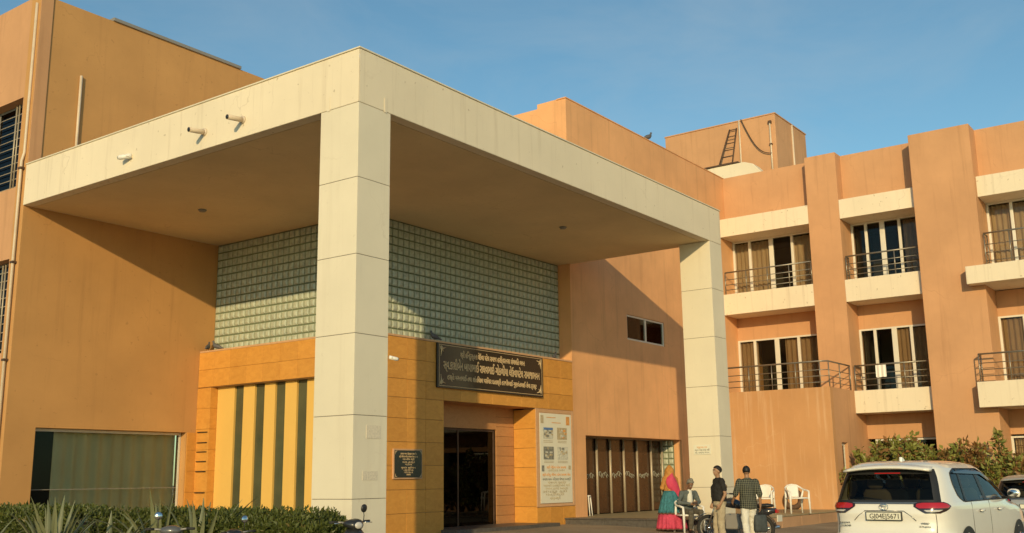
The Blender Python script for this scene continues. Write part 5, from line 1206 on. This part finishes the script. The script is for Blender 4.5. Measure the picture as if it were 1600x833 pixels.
    # shark fin aerial and roof rails
    MB().prism([(0.92*lk, 1.768*hk), (1.12*lk, 1.775*hk), (0.99*lk, 1.84*hk), (0.93*lk, 1.845*hk)], -0.022, 0.022).build('aerial_fin', paint, t, 0.012)
    # plate and badges
    pl = B(-0.002*lk+0.0, 0.035*lk, -0.275, 0.275, 0.892*hk, 1.022*hk).build('number_plate', M['black'], t, 0.004)
    B(-0.008, 0.0, -0.26, 0.26, 0.905*hk, 1.01*hk).build('plate_face', M['paper'], pl)
    if text:
        lettering(pl, 'GJ04EJ5671', 0.105, (-0.0095, -0.01, 0.922*hk), M['ink'], 0.44, -math.pi/2)
        lettering(t, 'INNOVA', 0.035, (0.036, 0.62, 0.845), M['badge'], 0.16, -math.pi/2, 'badge'); lettering(t, 'HYCROSS', 0.035, (0.036, 0.62, 0.80), M['badge'], 0.18, -math.pi/2, 'badge')
        lettering(t, 'HYBRID', 0.034, (0.036, -0.60, 0.845), M['badge'], 0.12, -math.pi/2, 'badge'); lettering(t, 'ZX(O)', 0.03, (0.036, -0.59, 0.80), M['badge'], 0.17, -math.pi/2, 'badge')
        em = MB(); xe = 0.03
        for ry, rz, cz in ((0.068, 0.045, 1.09), (0.024, 0.044, 1.09), (0.047, 0.017, 1.114)):
            em.tube([(xe, ry*math.cos(2*math.pi*k/28), cz+rz*math.sin(2*math.pi*k/28)) for k in range(29)], 0.006, 6)
        em.build('emblem', M['chrome'], t)
        for s in (-1, 1): MB().tube([(0.03, s*0.30, 1.03), (0.035, s*0.40, 0.96), (0.04, s*0.47, 0.89)], 0.006, 5).build('crease', M['badge'], t)
        MB().tube([(0.03, 0.30, 1.033), (0.026, 0, 1.036), (0.03, -0.30, 1.033)], 0.007, 5).build('plate_trim', M['badge'], t)
    rear('rear_bumper_trim', M['black'], [(0.34, 0.75, -0.75), (0.5, 0.78, -0.78)], 0.012)
    place(t, loc, az); return t
make_car('white car parked with its rear window and number plate in view', M['carwhite'], (4.55, -6.70, gz(-6.7)), -0.06)
make_car('silver car at the right edge beyond the white car', M['cargrey'], (14.7, -6.95, gz(-7)), 0.0, 0.86, 0.9, False)

# ------------------------------------------------------------------ two-wheelers
def mirror(t, p, d, r=0.055, stem=0.16):
    """round mirror on a thin stem; d = way the glass looks"""
    p = Vector(p); d = Vector(d).normalized(); top = p + Vector((0, 0, stem))
    o = MB(); o.tube([p, p+Vector((0, 0, stem*0.5))+d*-0.01, top-Vector((0, 0, r*0.6))], 0.007, 6); o = o.build('mirror', M['black'], t)
    a = d.orthogonal().normalized(); b = d.cross(a)
    rings = lambda rr, off: [top + (a*math.cos(2*math.pi*k/18)*rr + b*math.sin(2*math.pi*k/18)*rr) + d*off for k in range(18)]
    MB().rings([rings(r*0.5, -0.03), rings(r, -0.015), rings(r, 0.0), rings(r*0.92, 0.003)]).build('mirror_shell', M['black'], o)
    MB().rings([rings(r*0.9, 0.0035), rings(r*0.88, 0.005)]).build('mirror_glass', M['chrome'], o)
def wheel2(t, c, r):
    wh = MB()
    n = 28; rings = [[(c[0]+(r-0.045+0.045*math.cos(2*math.pi*j/10))*math.cos(2*math.pi*i/n), c[1]+0.045*math.sin(2*math.pi*j/10), c[2]+(r-0.045+0.045*math.cos(2*math.pi*j/10))*math.sin(2*math.pi*i/n)) for j in range(10)] for i in range(n+1)]
    w = wh.rings(rings, False).build('wheel', M['rubber'], t)
    MB().rings([[(c[0]+rr*math.cos(2*math.pi*k/24), c[1]+yy, c[2]+rr*math.sin(2*math.pi*k/24)) for k in range(24)] for rr, yy in ((r-0.1, -0.02), (r-0.075, -0.025), (r-0.075, 0.025), (r-0.1, 0.02))], False).build('rim', M['grey'], w)
    sk = MB(); sk.tube([(c[0], c[1]-0.05, c[2]), (c[0], c[1]+0.05, c[2])], 0.05, 12)
    for k in range(14):
        a = 2*math.pi*k/14; sk.tube([(c[0]+0.04*math.cos(a), c[1], c[2]+0.04*math.sin(a)), (c[0]+(r-0.09)*math.cos(a+0.3), c[1], c[2]+(r-0.09)*math.sin(a+0.3))], 0.004, 4)
    sk.build('spokes', M['chrome'], w)
def scooter(label, loc, az, paint, steer=0.0, mir=(-1, 1)):
    t = thing('scooter', label, 'scooter', (0, 0, 0), 'parked two-wheelers')      # faces +x
    wheel2(t, (0.0, 0, 0.24), 0.24); wheel2(t, (1.24, 0, 0.24), 0.24)
    def sec(x, zc, hy, hz, n=14, p=0.75): return [(x, hy*math.copysign(abs(math.cos(2*math.pi*k/n))**p, math.cos(2*math.pi*k/n)), zc+hz*math.copysign(abs(math.sin(2*math.pi*k/n))**p, math.sin(2*math.pi*k/n))) for k in range(n)]
    MB().rings([sec(-0.38, 0.62, 0.03, 0.03), sec(-0.30, 0.58, 0.11, 0.10), sec(-0.1, 0.52, 0.16, 0.17), sec(0.2, 0.47, 0.17, 0.18), sec(0.42, 0.45, 0.12, 0.16), sec(0.47, 0.42, 0.08, 0.1)]).build('rear_cowl', paint, t)
    MB().rings([sec(-0.34, 0.72, 0.06, 0.02), sec(-0.25, 0.735, 0.12, 0.05), sec(0.1, 0.72, 0.14, 0.06), sec(0.35, 0.70, 0.12, 0.05), sec(0.46, 0.68, 0.07, 0.03)]).build('seat', M['black'], t)
    MB().box(0.42, 0.92, -0.15, 0.15, 0.26, 0.31).build('footboard', M['black'], t, 0.02)
    ap = MB(); ap.rings([[(x+0.1*(1-(2*k/12-1)**2), w*(2*k/12-1), z) for k in range(13)] + [(x+0.06*(1-(2*k/12-1)**2)-0.03, w*(2*k/12-1), z) for k in reversed(range(13))] for x, w, z in ((0.86, 0.15, 0.28), (0.92, 0.2, 0.42), (0.95, 0.21, 0.62), (0.93, 0.18, 0.80), (0.90, 0.11, 0.90))]); ap.build('front_apron', paint, t)
    MB().tube([(0.90, 0, 0.95), (1.08, 0, 0.55), (1.24, 0, 0.24)], [0.035, 0.035, 0.03], 8).build('fork', M['grey'], t)
    fn = MB(); fn.rings([[(1.24+0.27*math.cos(a)+0.0, 0.075*w, 0.24+0.27*math.sin(a)+0.02*(1-w*w)) for w in (-1, -0.6, 0, 0.6, 1)] for a in [R_(20+14*k) for k in range(10)]], False, True, False); f_ = fn.build('front_fender', paint, t); s = f_.modifiers.new('s', 'SOLIDIFY'); s.thickness = 0.01
    Rz = Matrix.Rotation(steer, 3, 'Z')
    def q(x, y, z): v = Rz @ Vector((x, y, 0)); return Vector((0.88+v.x, v.y, z))
    hc_ = MB(); rr = []
    for x, w, zc, h in ((-0.08, 0.10, 0.965, 0.04), (-0.03, 0.17, 0.975, 0.065), (0.04, 0.15, 0.97, 0.08), (0.10, 0.11, 0.955, 0.075), (0.14, 0.07, 0.95, 0.05)): rr.append([q(x, w*math.cos(2*math.pi*k/16), zc+h*math.sin(2*math.pi*k/16)) for k in range(16)])
    hc_ = hc_.rings(rr).build('handlebar_cowl', paint, t)
    MB().rings([[q(x, w*math.cos(2*math.pi*k/16), 0.952+h*math.sin(2*math.pi*k/16)) for k in range(16)] for x, w, h in ((0.125, 0.075, 0.055), (0.15, 0.065, 0.045), (0.158, 0.03, 0.02))]).build('headlamp', M['lampclear'], hc_)
    for s in (-1, 1):
        MB().tube([q(-0.02, 0.1*s, 0.985), q(-0.06, 0.24*s, 1.0)], 0.014, 8).build('handlebar', M['grey'], t); MB().tube([q(-0.058, 0.235*s, 1.0), q(-0.10, 0.35*s, 1.0)], 0.019, 8).build('grip', M['rubber'], t)
        MB().tube([q(-0.01, 0.2*s, 0.99), q(0.0, 0.33*s, 0.985)], 0.007, 5).build('brake_lever', M['chrome'], t)
        if s in mir: mirror(t, q(-0.02, 0.19*s, 0.99), Rz @ Vector((-1, -0.25*s, 0.1)), 0.06, 0.2)
    B(-0.40, -0.36, -0.06, 0.06, 0.58, 0.66).build('tail_lamp', M['lampred'], t, 0.01)
    MB().tube([(0.05, -0.18, 0.25), (-0.3, -0.19, 0.3)], [0.03, 0.045], 10).build('exhaust', M['grey'], t)
    return place(t, loc, az)
dkgrey = plain('dark_scooter_paint', (0.022,0.022,0.022), 0.35, coat=0.4); blu = plain('grey_scooter_paint', (0.10,0.10,0.10), 0.3, coat=0.6)
def spot(px, py, s):
    v = FW*1610.95 + RT*(px-800) + UP*(416.5-py); return CAM + v*(s/(v.dot(FW)))
def by_bar(p, az, k=0.92): return (p[0]-0.88*k*math.cos(az), p[1]-0.88*k*math.sin(az), gz(p[1]))
for lb_, p, az, pt_, st_, k, mi_ in (('dark scooter facing the camera at the foot of the nearest column', (-1.62, -1.66), TOCAM+0.55, dkgrey, 0.2, 0.9, (1,)),
                           ('scooter with a round sky-reflecting mirror before the hedge, left one', (-3.55, -0.42), 0.95, blu, -0.2, 0.84, (1,)),
                           ('dark scooter before the hedge, right of the sky-reflecting mirror', (-3.0, -0.95), 1.25, dkgrey, 0.4, 0.80, (-1,))):
    o = scooter(lb_, by_bar(p, az, k), az, pt_, st_, mi_); o.scale = (k, k, k)
def motorcycle(label, loc, az):
    t = thing('motorcycle', label, 'motorcycle', (0, 0, 0), 'parked two-wheelers'); pb_ = plain('motorcycle_paint', (0.03,0.03,0.035), 0.25, coat=0.7)
    wheel2(t, (0, 0, 0.30), 0.30); wheel2(t, (1.27, 0, 0.30), 0.30)
    def sec(x, zc, hy, hz, n=14): return [(x, hy*math.cos(2*math.pi*k/n), zc+hz*math.sin(2*math.pi*k/n)) for k in range(n)]
    MB().rings([sec(0.42, 0.78, 0.05, 0.05), sec(0.52, 0.82, 0.11, 0.10), sec(0.7, 0.86, 0.13, 0.12), sec(0.86, 0.86, 0.10, 0.09), sec(0.93, 0.85, 0.05, 0.05)]).build('tank', pb_, t)
    MB().rings([sec(-0.28, 0.80, 0.07, 0.03), sec(-0.15, 0.80, 0.12, 0.05), sec(0.2, 0.78, 0.13, 0.05), sec(0.45, 0.78, 0.09, 0.04)]).build('seat', M['black'], t)
    MB().rings([sec(-0.35, 0.70, 0.05, 0.05), sec(-0.1, 0.66, 0.11, 0.09), sec(0.3, 0.62, 0.11, 0.10), sec(0.42, 0.6, 0.06, 0.06)]).build('side_panel', pb_, t)
    MB().box(0.48, 0.82, -0.12, 0.12, 0.28, 0.62).build('engine', M['grey'], t, 0.03)
    for s in (-1, 1):
        MB().tube([(0.98, 0.08*s, 0.98), (1.27, 0.08*s, 0.30)], 0.022, 8).build('fork_leg', M['chrome'], t)
        MB().tube([(0.1, 0.1*s, 0.68), (0.0, 0.1*s, 0.30)], 0.02, 8).build('shock', M['chrome'], t)
        MB().tube([(0.97, 0.0, 1.0), (0.93, 0.2*s, 1.06), (0.82, 0.36*s, 1.05)], 0.013, 8).build('handlebar', M['chrome'], t); MB().tube([(0.86, 0.30*s, 1.053), (0.79, 0.40*s, 1.048)], 0.019, 8).build('grip', M['rubber'], t)
        mirror(t, (0.90, 0.22*s, 1.05), (-1, 0, 0.1), 0.05, 0.17)
    MB().rings([[(x, r*math.cos(2*math.pi*k/16), 0.93+r*math.sin(2*math.pi*k/16)) for k in range(16)] for x, r in ((0.98, 0.04), (1.02, 0.085), (1.1, 0.09), (1.115, 0.07))]).build('headlamp', M['lampclear'], t)
    for c, a0, a1 in ((0.0, 30, 170), (1.27, 30, 150)):
        fn = MB(); fn.rings([[(c+0.335*math.cos(a), 0.06*w, 0.30+0.335*math.sin(a)) for w in (-1, -0.5, 0, 0.5, 1)] for a in [R_(a0+(a1-a0)*k/10) for k in range(11)]], False, True, False); f_ = fn.build('mudguard', M['chrome'] if c else pb_, t); s = f_.modifiers.new('s', 'SOLIDIFY'); s.thickness = 0.008
    B(-0.40, -0.35, -0.07, 0.07, 0.64, 0.72).build('tail_lamp', M['lampred'], t, 0.01)
    B(-0.43, -0.41, -0.13, 0.13, 0.46, 0.60).build('number_plate', M['paper'], t)
    MB().tube([(0.6, -0.13, 0.3), (0.2, -0.15, 0.26), (-0.35, -0.16, 0.34)], [0.02, 0.03, 0.045], 10).build('exhaust', M['chrome'], t)
    MB().tube([(0.5, 0.08, 0.28), (0.42, 0.3, 0.0)], 0.012, 6).build('side_stand', M['grey'], t)
    return place(t, loc, az)
motorcycle('dark motorcycle parked behind the person in checked shirt', (10.5, -2.2, gz(-2.3)), AZF+0.95)
